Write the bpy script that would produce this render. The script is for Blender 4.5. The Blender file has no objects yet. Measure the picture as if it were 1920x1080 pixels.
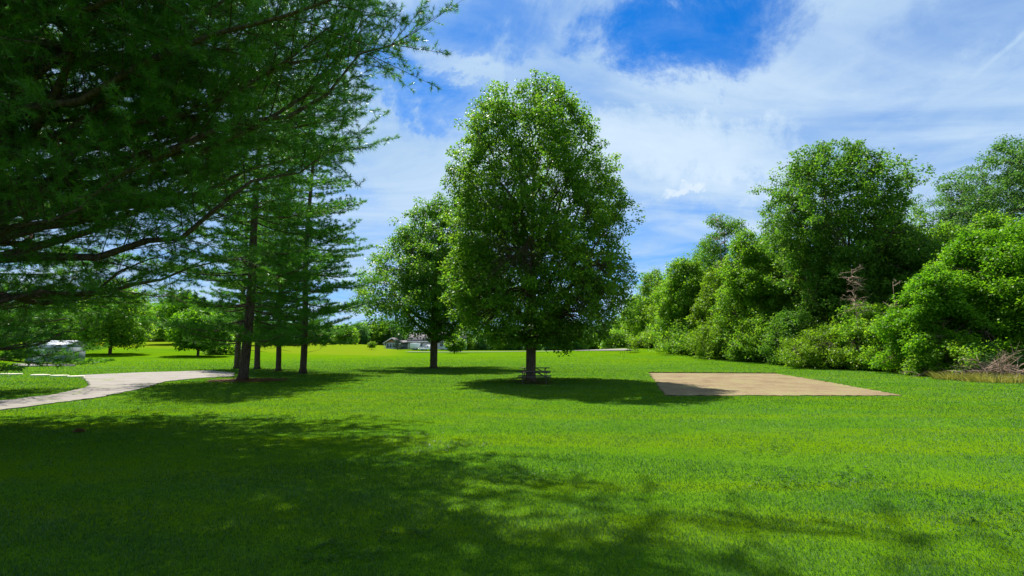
import bpy, math
import numpy as np
from mathutils import Vector

S = bpy.context.scene
COL = S.collection
R = math.radians

# ------------------------------------------------------------------ camera
EYE = 2.2
PITCH = R(6.654)
cam = bpy.data.cameras.new("camera")
cam.lens = 18.0; cam.sensor_width = 36.0
cam.clip_start = 0.05; cam.clip_end = 20000
co = bpy.data.objects.new("camera", cam); COL.objects.link(co)
co.location = (0, 0, EYE); co.rotation_euler = (math.pi / 2 + PITCH, 0, 0)
S.camera = co

# ------------------------------------------------------------------ exposure, sun, sky
S.view_settings.view_transform = 'Standard'
S.view_settings.look = 'None'
S.view_settings.exposure = 1.13
S.view_settings.gamma = 1.0
S.cycles.max_bounces = 8
S.cycles.diffuse_bounces = 6
S.cycles.transmission_bounces = 6
S.cycles.transparent_max_bounces = 8
S.cycles.sample_clamp_indirect = 4.0

SUN_TRAVEL = Vector((0.235, -0.56, -1.0)).normalized()
SUN_EL = math.asin(-SUN_TRAVEL.z)
SUN_AZ = math.atan2(0.235, 0.56)           # left of the view direction
sun = bpy.data.lights.new("sun", 'SUN')
sun.energy = 5.0; sun.angle = R(0.53); sun.color = (1.0, 0.95, 0.86)
so = bpy.data.objects.new("sun", sun); COL.objects.link(so)
so.rotation_euler = SUN_TRAVEL.to_track_quat('-Z', 'Y').to_euler()
so.location = (-60, 110, 150)


class NT:
    """small helper for node trees"""
    def __init__(s, tree):
        s.t = tree; s.n = tree.nodes; s.l = tree.links

    def put(s, sock, v):
        if isinstance(v, bpy.types.NodeSocket): s.l.new(v, sock)
        else: sock.default_value = v

    def add(s, typ, ins=None, out=0, **kw):
        nd = s.n.new(typ)
        for k, v in kw.items(): setattr(nd, k, v)
        for k, v in (ins or {}).items(): s.put(nd.inputs[k], v)
        return nd.outputs[out]

    def m(s, op, a, b=0.0, c=0.0, clamp=False):
        nd = s.n.new('ShaderNodeMath'); nd.operation = op; nd.use_clamp = clamp
        for i, v in enumerate((a, b, c)): s.put(nd.inputs[i], v)
        return nd.outputs[0]

    def v(s, op, a, b=(0, 0, 0), out=0):
        nd = s.n.new('ShaderNodeVectorMath'); nd.operation = op
        s.put(nd.inputs[0], a)
        if op == 'SCALE': s.put(nd.inputs[3], b)
        else: s.put(nd.inputs[1], b)
        return nd.outputs[out]

    def noise(s, vec, scale, detail=4, rough=0.55, dist=0.0, col=False):
        return s.add('ShaderNodeTexNoise', {'Vector': vec, 'Scale': scale, 'Detail': detail, 'Roughness': rough, 'Distortion': dist}, 1 if col else 0)

    def mix(s, f, a, b, blend='MIX'):
        nd = s.n.new('ShaderNodeMix'); nd.data_type = 'RGBA'; nd.blend_type = blend
        s.put(nd.inputs[0], f)
        for i, v in ((6, a), (7, b)):
            if not isinstance(v, bpy.types.NodeSocket) and len(v) == 3: v = (*v, 1)
            s.put(nd.inputs[i], v)
        return nd.outputs[2]

    def ramp(s, f, stops):
        nd = s.n.new('ShaderNodeValToRGB'); cr = nd.color_ramp
        while len(cr.elements) < len(stops): cr.elements.new(0.5)
        for e, (p, c) in zip(cr.elements, stops):
            e.position = p; e.color = (*c, 1) if len(c) == 3 else c
        s.put(nd.inputs[0], f)
        return nd.outputs[0]

    def smooth(s, v, a, b):
        nd = s.n.new('ShaderNodeMapRange'); nd.interpolation_type = 'SMOOTHSTEP'
        s.put(nd.inputs[0], v)
        nd.inputs[1].default_value = a; nd.inputs[2].default_value = b
        return nd.outputs[0]


def ray(px, py):
    """direction of a photograph pixel (1920x1080)"""
    x = (px - 960) / 960; u = (540 - py) / 960
    c, s_ = math.cos(PITCH), math.sin(PITCH)
    return np.array([x, c - u * s_, s_ + u * c])


world = bpy.data.worlds.new("World"); S.world = world; world.use_nodes = True
w = NT(world.node_tree)
for n_ in list(w.n): w.n.remove(n_)
sky = w.n.new('ShaderNodeTexSky'); sky.sky_type = 'NISHITA'; sky.sun_disc = False
sky.sun_elevation = SUN_EL; sky.sun_rotation = -SUN_AZ
sky.air_density = 1.0; sky.dust_density = 0.3; sky.ozone_density = 2.5; sky.altitude = 300
vdir = w.add('ShaderNodeTexCoord', out=0)
sep = w.n.new('ShaderNodeSeparateXYZ'); w.put(sep.inputs[0], vdir)
zc = w.m('ADD', w.m('MAXIMUM', sep.outputs[2], 0.0), 0.10)
pu = w.m('DIVIDE', sep.outputs[0], zc); pv = w.m('DIVIDE', sep.outputs[1], zc)
cp = w.n.new('ShaderNodeCombineXYZ'); w.put(cp.inputs[0], pu); w.put(cp.inputs[1], pv)
cpl = cp.outputs[0]
rot = w.add('ShaderNodeMapping', {0: cpl, 'Rotation': (0, 0, R(24)), 'Scale': (0.5, 1.05, 1)})
n1 = w.noise(rot, 1.3, 8, 0.60, 0.9)
n2 = w.noise(w.v('ADD', cpl, (7.3, 2.1, 4)), 0.75, 5, 0.5, 0.4)
n3 = w.noise(w.v('ADD', cpl, (3.3, 9.1, 1)), 3.4, 9, 0.62, 0.6)
warp = w.v('SCALE', w.v('SUBTRACT', w.noise(vdir, 5.0, 8, 0.68, 0.3, True), (0.5, 0.5, 0.5)), 0.34)
dw = w.v('ADD', w.v('NORMALIZE', vdir), warp)


def sky_patch(px, py, sx, sy, tilt=0.0, soft=(0.2, 1.0)):
    """1 inside an elliptical part of the sky, 0 outside"""
    d = Vector(ray(px, py)).normalized()
    rt = d.cross(Vector((0, 0, 1))).normalized(); up = rt.cross(d)
    a, b = math.cos(R(tilt)), math.sin(R(tilt))
    e1 = rt * a + up * b; e2 = up * a - rt * b
    dd = w.v('SUBTRACT', dw, tuple(d))
    q1 = w.m('DIVIDE', w.v('DOT_PRODUCT', dd, tuple(e1), 1), sx)
    q2 = w.m('DIVIDE', w.v('DOT_PRODUCT', dd, tuple(e2), 1), sy)
    r2 = w.m('ADD', w.m('MULTIPLY', q1, q1), w.m('MULTIPLY', q2, q2))
    return w.m('SUBTRACT', 1.0, w.smooth(r2, *soft))


def lin(a, terms):
    for t, k in terms: a = w.m('MULTIPLY_ADD', t, k, a)
    return a


hole = sky_patch(1290, 55, 0.145, 0.078, -8, (0.0, 1.9))
upmid = sky_patch(1090, 15, 0.22, 0.07, 8, (0.0, 1.3))
hole2 = sky_patch(770, 172, 0.16, 0.045, -10, (0.1, 1.3))
low = sky_patch(1260, 490, 0.34, 0.09, 0, (0.0, 1.2))
topl = sky_patch(860, 60, 0.20, 0.10, 20, (0.0, 1.2))
topr = sky_patch(1880, 20, 0.20, 0.08, 10, (0.0, 1.2))
bright = sky_patch(1180, 300, 0.36, 0.075, -4, (0.0, 1.2))
bright2 = sky_patch(760, 310, 0.22, 0.09, -18, (0.0, 1.2))
wisp = sky_patch(880, 135, 0.13, 0.03, -24, (0.0, 1.2))
cov = lin(0.90, [(w.m('SUBTRACT', n1, 0.5), 1.2), (w.m('SUBTRACT', n2, 0.5), 0.5), (w.m('SUBTRACT', n3, 0.5), 0.75),
                 (hole, -1.05), (upmid, -0.24), (hole2, -0.42), (low, -0.30), (topl, -0.45), (topr, -0.25),
                 (bright, 0.38), (bright2, 0.30), (wisp, 0.35)])
cov = w.smooth(cov, -0.22, 1.25)
puff = w.m('MULTIPLY', sky_patch(1272, 392, 0.040, 0.014, 3, (0.1, 1.3)), w.smooth(n3, 0.30, 0.62))
# a fading contrail
d1 = Vector(ray(1790, 175)).normalized(); d2 = Vector(ray(1930, 55)).normalized()
nn = d1.cross(d2).normalized()
off = w.m('ABSOLUTE', w.v('DOT_PRODUCT', w.v('ADD', w.v('NORMALIZE', vdir), w.v('SCALE', warp, 0.03)), tuple(nn), 1))
trail = w.m('SUBTRACT', 1.0, w.smooth(off, 0.0006, 0.0045))
trail = w.m('MULTIPLY', trail, w.smooth(w.v('DOT_PRODUCT', w.v('NORMALIZE', vdir), tuple((d2 - d1).normalized()), 1), -0.0 + float(d1.dot((d2 - d1).normalized())), float(d2.dot((d2 - d1).normalized()))))
cov = lin(cov, [(w.m('MULTIPLY', trail, 0.20), 1.0), (w.m('MULTIPLY', puff, 0.5), 1.0)])
cov = w.m('MINIMUM', cov, 0.97)
blue = w.mix(1.0, sky.outputs[0], (0.02, 0.60, 1.24), 'MULTIPLY')
shade = w.ramp(w.m('ADD', w.m('MULTIPLY', n1, 0.7), w.m('MULTIPLY', bright, 0.18)), [(0.25, (3.4, 5.0, 7.0)), (0.62, (5.8, 7.0, 8.2))])
skycol = w.mix(w.m('MULTIPLY', puff, 0.6), w.mix(cov, blue, shade), (6.9, 7.7, 8.7))
bg = w.n.new('ShaderNodeBackground'); w.put(bg.inputs[0], skycol); bg.inputs[1].default_value = 0.058
wo = w.n.new('ShaderNodeOutputWorld'); w.put(wo.inputs[0], bg.outputs[0])


# ------------------------------------------------------------------ materials
def new_mat(name):
    m_ = bpy.data.materials.new(name); m_.use_nodes = True
    t = NT(m_.node_tree)
    for n_ in list(t.n): t.n.remove(n_)
    out = t.n.new('ShaderNodeOutputMaterial')
    return m_, t, out


def leaf_mat(name, dark, mid, lite, trans=0.45, rough=0.45, spec=0.15):
    """leaf: each leaf has its own green (attribute rnd), light comes through it"""
    m_, t, out = new_mat(name)
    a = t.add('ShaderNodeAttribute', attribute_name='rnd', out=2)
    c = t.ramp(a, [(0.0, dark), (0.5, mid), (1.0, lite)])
    p = t.n.new('ShaderNodeBsdfPrincipled'); t.put(p.inputs['Base Color'], c)
    p.inputs['Roughness'].default_value = rough; p.inputs['Specular IOR Level'].default_value = spec
    tr = t.add('ShaderNodeBsdfTranslucent', {'Color': t.mix(1.0, c, (1.40, 1.45, 0.80), 'MULTIPLY')})
    mx = t.n.new('ShaderNodeMixShader'); mx.inputs[0].default_value = trans
    t.put(mx.inputs[1], p.outputs[0]); t.put(mx.inputs[2], tr); t.put(out.inputs[0], mx.outputs[0])
    return m_


def solid(name, col, rough=0.6, spec=0.4, metal=0.0, var=0.12, scale=6.0, bump=0.0, stretch=(1, 1, 1), col2=None):
    """painted, timber, stone, bark surfaces: colour with noise variation and optional relief"""
    m_, t, out = new_mat(name)
    tc = t.add('ShaderNodeTexCoord', out=3)
    mp = t.add('ShaderNodeMapping', {0: tc, 'Scale': stretch})
    n_ = t.noise(mp, scale, 6, 0.6)
    a = col2 or tuple(c * (1 - 2.2 * var) for c in col)
    b = tuple(c * (1 + 1.2 * var) for c in col)
    c = t.ramp(n_, [(0.3, a), (0.7, b)])
    p = t.n.new('ShaderNodeBsdfPrincipled'); t.put(p.inputs['Base Color'], c)
    p.inputs['Roughness'].default_value = rough; p.inputs['Specular IOR Level'].default_value = spec
    p.inputs['Metallic'].default_value = metal
    if bump:
        bn = t.add('ShaderNodeBump', {'Height': n_, 'Strength': bump, 'Distance': 0.05})
        t.put(p.inputs['Normal'], bn)
    t.put(out.inputs[0], p.outputs[0])
    return m_


M = {}
M['oak'] = leaf_mat('oak_leaves', (0.0363, 0.1119, 0.0121), (0.0968, 0.2222, 0.0161), (0.252, 0.3702, 0.0282), 0.52)
M['oak2'] = leaf_mat('shade_tree_leaves', (0.0348, 0.1133, 0.0154), (0.0925, 0.2197, 0.0192), (0.2312, 0.3519, 0.0307), 0.52)
M['bright'] = leaf_mat('bright_leaves', (0.0459, 0.1524, 0.0066), (0.1028, 0.2484, 0.0092), (0.2056, 0.3499, 0.0157), 0.56)
M['wood_mid'] = leaf_mat('woodland_leaves', (0.0505, 0.1471, 0.0114), (0.1188, 0.2575, 0.0148), (0.2972, 0.4048, 0.0229), 0.54)
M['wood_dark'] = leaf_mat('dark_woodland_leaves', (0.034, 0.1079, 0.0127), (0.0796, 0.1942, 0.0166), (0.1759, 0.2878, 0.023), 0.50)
M['yellow'] = leaf_mat('yellow_green_leaves', (0.0564, 0.1385, 0.0065), (0.1129, 0.2103, 0.0086), (0.1898, 0.2873, 0.0151), 0.54)
M['airy'] = leaf_mat('feathery_leaves', (0.0408, 0.12, 0.0264), (0.0744, 0.174, 0.036), (0.132, 0.228, 0.0504), 0.54)
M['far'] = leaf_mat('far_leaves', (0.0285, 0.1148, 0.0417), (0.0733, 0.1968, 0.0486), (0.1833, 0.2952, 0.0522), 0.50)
M['needle'] = leaf_mat('pine_needles', (0.0354, 0.134, 0.0133), (0.0794, 0.2278, 0.012), (0.1984, 0.3483, 0.0133), 0.42, 0.35, 0.4)
M['needle_far'] = leaf_mat('grove_pine_needles', (0.0279, 0.1207, 0.0151), (0.0727, 0.2184, 0.0162), (0.1817, 0.3329, 0.0186), 0.44)
M['spruce'] = leaf_mat('blue_spruce_needles', (0.036, 0.09, 0.066), (0.06, 0.126, 0.09), (0.096, 0.168, 0.114), 0.3)
M['grass'] = leaf_mat('grass_blades', (0.0139, 0.0656, 0.0097), (0.0342, 0.1104, 0.0145), (0.095, 0.18, 0.0774), 0.50)
M['clover'] = leaf_mat('clover_leaves', (0.0198, 0.0723, 0.0045), (0.0308, 0.0978, 0.0054), (0.055, 0.1275, 0.009), 0.42)
M['straw'] = leaf_mat('dry_grass', (0.088, 0.112, 0.016), (0.168, 0.16, 0.04), (0.256, 0.224, 0.088), 0.45)
M['brown_needle'] = leaf_mat('brown_needles', (0.08, 0.036, 0.016), (0.144, 0.064, 0.0256), (0.208, 0.104, 0.048), 0.3)
M['bark'] = solid('bark', (0.12, 0.088, 0.060), 0.9, 0.1, var=0.32, scale=7, bump=1.0, stretch=(2.2, 2.2, 0.35))
M['pine_bark'] = solid('pine_bark', (0.115, 0.080, 0.060), 0.9, 0.1, var=0.34, scale=7, bump=1.0, stretch=(2, 2, 0.4))
M['grey_bark'] = solid('grey_bark', (0.16, 0.13, 0.105), 0.9, 0.1, var=0.3, scale=8, bump=0.8, stretch=(2, 2, 0.35))
M['dead_wood'] = solid('dead_wood', (0.36, 0.255, 0.19), 0.85, 0.15, var=0.3, scale=5)
M['table_wood'] = solid('weathered_timber', (0.125, 0.105, 0.085), 0.8, 0.2, var=0.3, scale=6, bump=0.3, stretch=(1, 8, 8))
M['siding'] = solid('pale_siding', (0.368, 0.440, 0.496), 0.6, 0.3, var=0.06)
M['grey_siding'] = solid('grey_siding', (0.17, 0.20, 0.22), 0.7, 0.2, var=0.08)
M['white_paint'] = solid('white_paint', (0.686, 0.695, 0.704), 0.4, 0.5, var=0.03)
M['trim'] = solid('white_trim', (0.74, 0.74, 0.72), 0.5, 0.4, var=0.04)
M['gable_wood'] = solid('brown_gable_boards', (0.30, 0.165, 0.085), 0.7, 0.3, var=0.2, stretch=(6, 1, 1))
M['shingle'] = solid('roof_shingles', (0.150, 0.130, 0.145), 0.85, 0.2, var=0.2, scale=12, bump=0.3)
M['metal_roof'] = solid('pale_metal_roof', (0.30, 0.33, 0.37), 0.4, 0.5, var=0.06)
M['glass'] = solid('window_glass', (0.045, 0.075, 0.105), 0.06, 0.9, var=0.1)
M['rubber'] = solid('black_rubber', (0.02, 0.02, 0.02), 0.8, 0.2)
M['dark_metal'] = solid('dark_metal', (0.06, 0.06, 0.065), 0.4, 0.5, metal=0.5)
M['chrome'] = solid('bright_metal', (0.55, 0.56, 0.58), 0.25, 0.6, metal=0.9, var=0.05)
M['red_lens'] = solid('red_lens', (0.35, 0.02, 0.02), 0.2, 0.6)
M['slab'] = solid('pale_stone_slab', (0.66, 0.62, 0.46), 0.85, 0.2, var=0.12, scale=5, bump=0.2)
M['gravel'] = solid('pale_gravel', (0.20, 0.185, 0.165), 0.95, 0.1, var=0.2, scale=30, bump=0.4)


# ------------------------------------------------------------------ terrain
def sstep(v, a, b):
    t = np.clip((np.asarray(v, float) - a) / (b - a), 0, 1)
    return t * t * (3 - 2 * t)


def terrain(x, y):
    x = np.asarray(x, float); y = np.asarray(y, float)
    z = 1.0 * sstep(y, 60, 210)
    left = sstep(-x, 26, 90) * sstep(y, 52, 170)
    z = z + 3.3 * left
    z = z + 2.3 * np.exp(-((x - 38) ** 2 / (2 * 22.0 ** 2) + (y - 108) ** 2 / (2 * 22.0 ** 2)))
    z = z + 7.0 * sstep(y, 260, 900) * (0.5 + 0.5 * np.sin(x * 0.004 + 1.0))
    return z


def tz(x, y): return float(terrain(x, y))


def ground_at(px, py):
    """where the photograph's pixel meets the ground"""
    d = ray(px, py)
    t = 2.0
    while t < 2000:
        p = d * t
        if p[2] + EYE <= tz(p[0], p[1]): break
        t *= 1.003
    return p[0], p[1]


def top_at(py, y):
    """height seen at pixel row py at depth y"""
    d = ray(960, py)
    return EYE + d[2] / d[1] * y


def x_at(px, py, y):
    d = ray(px, py)
    return d[0] / d[1] * y


TX, TY = x_at(995, 700, 35.0), 35.0        # tall shade tree
T2X, T2Y = x_at(813, 688, 56.0), 56.0      # spreading tree behind it


# ------------------------------------------------------------------ mesh tools
class Geo:
    def __init__(s):
        s.v = []; s.f = []; s.r = []; s.n = 0

    def add(s, verts, faces, rnd=None):
        verts = np.asarray(verts, float).reshape(-1, 3)
        s.v.append(verts); s.f.append(np.asarray(faces, np.int64) + s.n)
        s.r.append(np.full(len(verts), 0.5) if rnd is None else np.broadcast_to(np.asarray(rnd, float), (len(verts),)))
        s.n += len(verts)
        return s

    def mesh(s, name, mat, smooth=False):
        me = bpy.data.meshes.new(name)
        v = np.concatenate(s.v) if s.v else np.zeros((0, 3))
        me.vertices.add(len(v)); me.vertices.foreach_set('co', v.astype(np.float32).ravel())
        tot = np.concatenate([np.full(len(f), f.shape[1], np.int32) for f in s.f])
        idx = np.concatenate([f.ravel() for f in s.f]).astype(np.int32)
        me.loops.add(len(idx)); me.loops.foreach_set('vertex_index', idx)
        me.polygons.add(len(tot))
        st = np.zeros(len(tot), np.int32); st[1:] = np.cumsum(tot)[:-1]
        me.polygons.foreach_set('loop_start', st); me.polygons.foreach_set('loop_total', tot)
        if smooth: me.polygons.foreach_set('use_smooth', np.ones(len(tot), bool))
        at = me.attributes.new('rnd', 'FLOAT', 'POINT')
        at.data.foreach_set('value', np.concatenate(s.r).astype(np.float32))
        me.materials.append(mat); me.update(calc_edges=True)
        return me

    def obj(s, name, mat, parent=None, smooth=False):
        o = bpy.data.objects.new(name, s.mesh(name, mat, smooth)); COL.objects.link(o)
        if parent: o.parent = parent
        return o

    # ---- shapes
    def box(s, c, size, rz=0.0, rx=0.0, ry=0.0, taper=1.0, bev=0.0):
        hx, hy, hz = (q / 2 for q in size)
        b = min(bev, hx * 0.9, hy * 0.9, hz * 0.9)
        if b > 0:
            prof = [(-hz, b), (-hz + b, 0), (hz - b, 0), (hz, b)]
            v = []
            for z, q in prof:
                k = taper if z > 0 else 1.0
                X, Y = (hx - q) * k, (hy - q) * k
                bb = b * k
                v += [(-X + (bb - q if q < b else 0), -Y, z), (X - (bb - q if q < b else 0), -Y, z), (X, -Y + (bb - q if q < b else 0), z), (X, Y - (bb - q if q < b else 0), z),
                      (X - (bb - q if q < b else 0), Y, z), (-X + (bb - q if q < b else 0), Y, z), (-X, Y - (bb - q if q < b else 0), z), (-X, -Y + (bb - q if q < b else 0), z)]
            v = np.array(v)
            f = [(i * 8 + j, i * 8 + (j + 1) % 8, i * 8 + 8 + (j + 1) % 8, i * 8 + 8 + j) for i in range(3) for j in range(8)]
            caps = [tuple(range(7, -1, -1)), tuple(range(24, 32))]
        else:
            v = np.array([(a * hx * (taper if q > 0 else 1), e * hy * (taper if q > 0 else 1), q * hz) for q in (-1, 1) for a, e in ((-1, -1), (1, -1), (1, 1), (-1, 1))])
            f = [(0, 3, 2, 1), (4, 5, 6, 7), (0, 1, 5, 4), (1, 2, 6, 5), (2, 3, 7, 6), (3, 0, 4, 7)]
            caps = None
        v = turn(v, rx, ry, rz) + np.array(c)
        n0 = s.n
        s.add(v, f)
        if caps: s.f.append(np.array(caps) + n0)
        return s

    def prism(s, pts, thick, c=(0, 0, 0), rz=0.0, axis='y'):
        """closed outline (u,z) pushed out along y by thick, centred"""
        n = len(pts); p = np.array(pts, float)
        v = np.concatenate([np.c_[p[:, 0], np.full(n, -thick / 2), p[:, 1]], np.c_[p[:, 0], np.full(n, thick / 2), p[:, 1]]])
        if axis == 'x': v = v[:, [1, 0, 2]]
        v = turn(v, 0, 0, rz) + np.array(c)
        n0 = s.n
        s.add(v, [(i, (i + 1) % n, n + (i + 1) % n, n + i) for i in range(n)])
        s.f.append(np.array([list(range(n))[::-1]]) + n0); s.f.append(np.array([list(range(n, 2 * n))]) + n0)
        return s

    def tube(s, pts, rad, k=8, cap=True):
        pts = np.asarray(pts, float); n = len(pts)
        rad = np.broadcast_to(np.asarray(rad, float), (n,))
        t = np.gradient(pts, axis=0); t /= np.linalg.norm(t, axis=1)[:, None] + 1e-9
        ref = np.array([0, 0, 1.0]) if abs(t[:, 2]).mean() < 0.7 else np.array([1.0, 0, 0])
        u = np.cross(t, ref); u /= np.linalg.norm(u, axis=1)[:, None] + 1e-9
        q = np.cross(t, u)
        a = np.linspace(0, 2 * math.pi, k, endpoint=False)
        v = pts[:, None] + rad[:, None, None] * (np.cos(a)[None, :, None] * u[:, None] + np.sin(a)[None, :, None] * q[:, None])
        i = np.arange(n - 1)[:, None] * k; j = np.arange(k)[None]; j2 = (j + 1) % k
        f = np.stack([i + j, i + j2, i + k + j2, i + k + j], -1).reshape(-1, 4)
        n0 = s.n
        s.add(v.reshape(-1, 3), f)
        if cap:
            s.f.append(np.array([list(range(k))[::-1]]) + n0); s.f.append(np.array([list(range((n - 1) * k, n * k))]) + n0)
        return s

    def sticks(s, p0, p1, r0, r1, k=3):
        """many tapered sticks at once"""
        p0 = np.asarray(p0, float); p1 = np.asarray(p1, float); n = len(p0)
        if n == 0: return s
        r0 = np.broadcast_to(np.asarray(r0, float), (n,)); r1 = np.broadcast_to(np.asarray(r1, float), (n,))
        t = p1 - p0; t /= np.linalg.norm(t, axis=1)[:, None] + 1e-9
        ref = np.where(np.abs(t[:, 2:3]) < 0.8, np.array([[0, 0, 1.0]]), np.array([[1.0, 0, 0]]))
        u = np.cross(t, ref); u /= np.linalg.norm(u, axis=1)[:, None] + 1e-9
        q = np.cross(t, u)
        a = np.linspace(0, 2 * math.pi, k, endpoint=False)
        ring = np.cos(a)[None, :, None] * u[:, None] + np.sin(a)[None, :, None] * q[:, None]
        v = np.concatenate([p0[:, None] + ring * r0[:, None, None], p1[:, None] + ring * r1[:, None, None]], 1)
        b = np.arange(n)[:, None] * 2 * k; j = np.arange(k)[None]; j2 = (j + 1) % k
        f = np.stack([b + j, b + j2, b + k + j2, b + k + j], -1).reshape(-1, 4)
        return s.add(v.reshape(-1, 3), f)

    def leaves(s, c, d, up, L, W, rnd, curl=0.15):
        """pointed leaves: base c, direction d, surface normal near up"""
        n = len(c)
        d = unit(d); sd = unit(np.cross(d, up)); nn = np.cross(sd, d)
        L = np.broadcast_to(L, (n,))[:, None]; W = np.broadcast_to(W, (n,))[:, None]
        v = np.stack([c, c + d * L * 0.45 - sd * W / 2 + nn * L * curl, c + d * L, c + d * L * 0.45 + sd * W / 2 + nn * L * curl], 1)
        f = np.arange(n)[:, None] * 4 + np.arange(4)[None]
        return s.add(v.reshape(-1, 3), f, np.repeat(rnd, 4))


def unit(a):
    return a / (np.linalg.norm(a, axis=-1, keepdims=True) + 1e-9)


def turn(v, rx=0.0, ry=0.0, rz=0.0):
    for ang, (i, j) in ((rx, (1, 2)), (ry, (2, 0)), (rz, (0, 1))):
        if ang:
            c, q = math.cos(ang), math.sin(ang)
            a, b = v[:, i].copy(), v[:, j].copy()
            v[:, i] = a * c - b * q; v[:, j] = a * q + b * c
    return v


def tag(o, label=None, cat=None, group=None, kind=None):
    if label: o['label'] = label
    if cat: o['category'] = cat
    if group: o['group'] = group
    if kind: o['kind'] = kind
    return o


def empty(name, loc, rz=0.0):
    o = bpy.data.objects.new(name, None); COL.objects.link(o)
    o.location = loc; o.rotation_euler = (0, 0, rz); o.empty_display_size = 0.3
    return o


def copy_tree(o, loc, rz=0.0, sc=1.0):
    r = o.copy(); COL.objects.link(r); r.location = loc; r.rotation_euler = (0, 0, rz); r.scale = (sc, sc, sc)
    for ch in list(o.children):
        c = ch.copy(); COL.objects.link(c); c.parent = r
        for g in ch.children:
            d = g.copy(); COL.objects.link(d); d.parent = c
    return r


def lump(rng, n=7, wl=3.0):
    """a smooth random field over space, roughly -1..1"""
    k = rng.normal(size=(n, 3)) * (2 * math.pi / wl) * 0.6; ph = rng.uniform(0, 6.28, n)
    return lambda p: np.cos(p @ k.T + ph).sum(-1) / math.sqrt(n) * 0.9


# ------------------------------------------------------------------ ground, path, sand court
def stretch_axis(a, b, fine_a, fine_b, step, far_n):
    mid = np.arange(fine_a, fine_b + 0.01, step)
    lo = fine_a - (np.geomspace(step, fine_a - a, far_n))[::-1]
    hi = fine_b + np.geomspace(step, b - fine_b, far_n)
    return np.concatenate([lo, mid, hi])


def sheet(gx, gy, zoff=0.0):
    X, Y = np.meshgrid(gx, gy)
    v = np.c_[X.ravel(), Y.ravel(), terrain(X, Y).ravel() + zoff]
    nx = len(gx); i, j = np.meshgrid(np.arange(len(gy) - 1), np.arange(nx - 1), indexing='ij')
    a = (i * nx + j).ravel()
    return v, np.stack([a, a + 1, a + 1 + nx, a + nx], -1)


m_, t, out = new_mat('lawn')
tc = t.add('ShaderNodeTexCoord', out=3)
big = t.noise(tc, 0.05, 4, 0.55)
mid = t.noise(tc, 0.45, 5, 0.6)
fine = t.noise(t.add('ShaderNodeMapping', {0: tc, 'Scale': (1.0, 1.0, 1)}), 9.0, 6, 0.7)
mow = t.noise(t.add('ShaderNodeMapping', {0: tc, 'Scale': (0.05, 0.55, 1), 'Rotation': (0, 0, R(5))}), 1.0, 3, 0.5)
sx = t.n.new('ShaderNodeSeparateXYZ'); t.put(sx.inputs[0], tc)
c = t.ramp(t.m('ADD', t.m('MULTIPLY', mid, 0.5), t.m('MULTIPLY', fine, 0.5)), [(0.30, (0.0339, 0.0982, 0.0038)), (0.5, (0.0583, 0.1374, 0.0038)), (0.68, (0.0847, 0.1689, 0.0061))])
c = t.mix(t.m('MULTIPLY', t.smooth(mow, 0.42, 0.60), 0.75), c, (0.0847, 0.1540, 0.0008))
c = t.mix(t.m('MULTIPLY', t.smooth(big, 0.45, 0.7), 0.35), c, (0.0462, 0.1155, 0.0008))
c = t.mix(t.m('MULTIPLY', t.smooth(t.noise(tc, 0.22, 5, 0.7), 0.55, 0.70), 0.45), c, (0.062, 0.110, 0.012))
# bare, littered soil round the tree trunks
WORN = [(TX, TY, 2.6), (TX + 0.2, TY - 2.6, 2.0), (T2X, T2Y, 2.2), (x_at(455, 710, 35.0), 35.0, 2.0), (x_at(566, 698, 45.0), 45.0, 1.8), (x_at(520, 693, 50.0), 50.0, 1.7)]
worn = None
for wx, wy, wr in WORN:
    q_ = t.m('SUBTRACT', 1.0, t.m('DIVIDE', t.v('LENGTH', t.v('SUBTRACT', tc, (wx, wy, 0)), out=1), wr), clamp=True)
    worn = q_ if worn is None else t.m('MAXIMUM', worn, q_)
worn = t.smooth(t.m('ADD', worn, t.m('MULTIPLY', t.m('SUBTRACT', t.noise(tc, 1.6, 5, 0.7), 0.5), 0.9)), 0.28, 0.62)
c = t.mix(t.m('MULTIPLY', worn, 0.85), c, t.ramp(fine, [(0.35, (0.045, 0.032, 0.018)), (0.65, (0.110, 0.080, 0.045))]))
# the unmown meadow beyond the lawn is paler and yellower
meadow = t.m('MULTIPLY', t.smooth(t.m('ADD', sx.outputs[1], t.m('MULTIPLY', t.m('SUBTRACT', big, 0.5), 40)), 108, 128), t.smooth(t.m('ADD', t.m('MULTIPLY', sx.outputs[1], -0.18), t.m('MULTIPLY', sx.outputs[0], -1.0)), 0, 12))
c = t.mix(t.m('MULTIPLY', meadow, 0.62), c, t.ramp(fine, [(0.3, (0.105, 0.150, 0.0050)), (0.7, (0.158, 0.186, 0.0120))]))
p = t.n.new('ShaderNodeBsdfDiffuse'); t.put(p.inputs['Color'], c)
t.put(p.inputs['Normal'], t.add('ShaderNodeBump', {'Height': t.m('ADD', fine, t.m('MULTIPLY', mid, 0.6)), 'Strength': 0.35, 'Distance': 0.12}))
t.put(out.inputs[0], p.outputs[0])
M['lawn'] = m_

gx = stretch_axis(-4000, 4000, -140, 140, 3.5, 22)
gy = stretch_axis(-400, 6000, -20, 260, 3.5, 22)
g = Geo(); v, f = sheet(gx, gy); g.add(v, f)
tag(g.obj('ground', M['lawn'], smooth=True), kind='structure')


def px_poly(pts): return np.array([ground_at(*q) for q in pts])


def rough_edge(poly, rng, step=0.35, amp=0.10):
    out_ = []
    for a, b in zip(poly, np.roll(poly, -1, 0)):
        d = b - a; n = max(2, int(np.hypot(*d) / step)); nrm = np.array([-d[1], d[0]]) / (np.hypot(*d) + 1e-9)
        for i in range(n): out_.append(a + d * i / n + nrm * rng.normal() * amp * (0 if i == 0 else 1))
    return np.array(out_)


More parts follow.
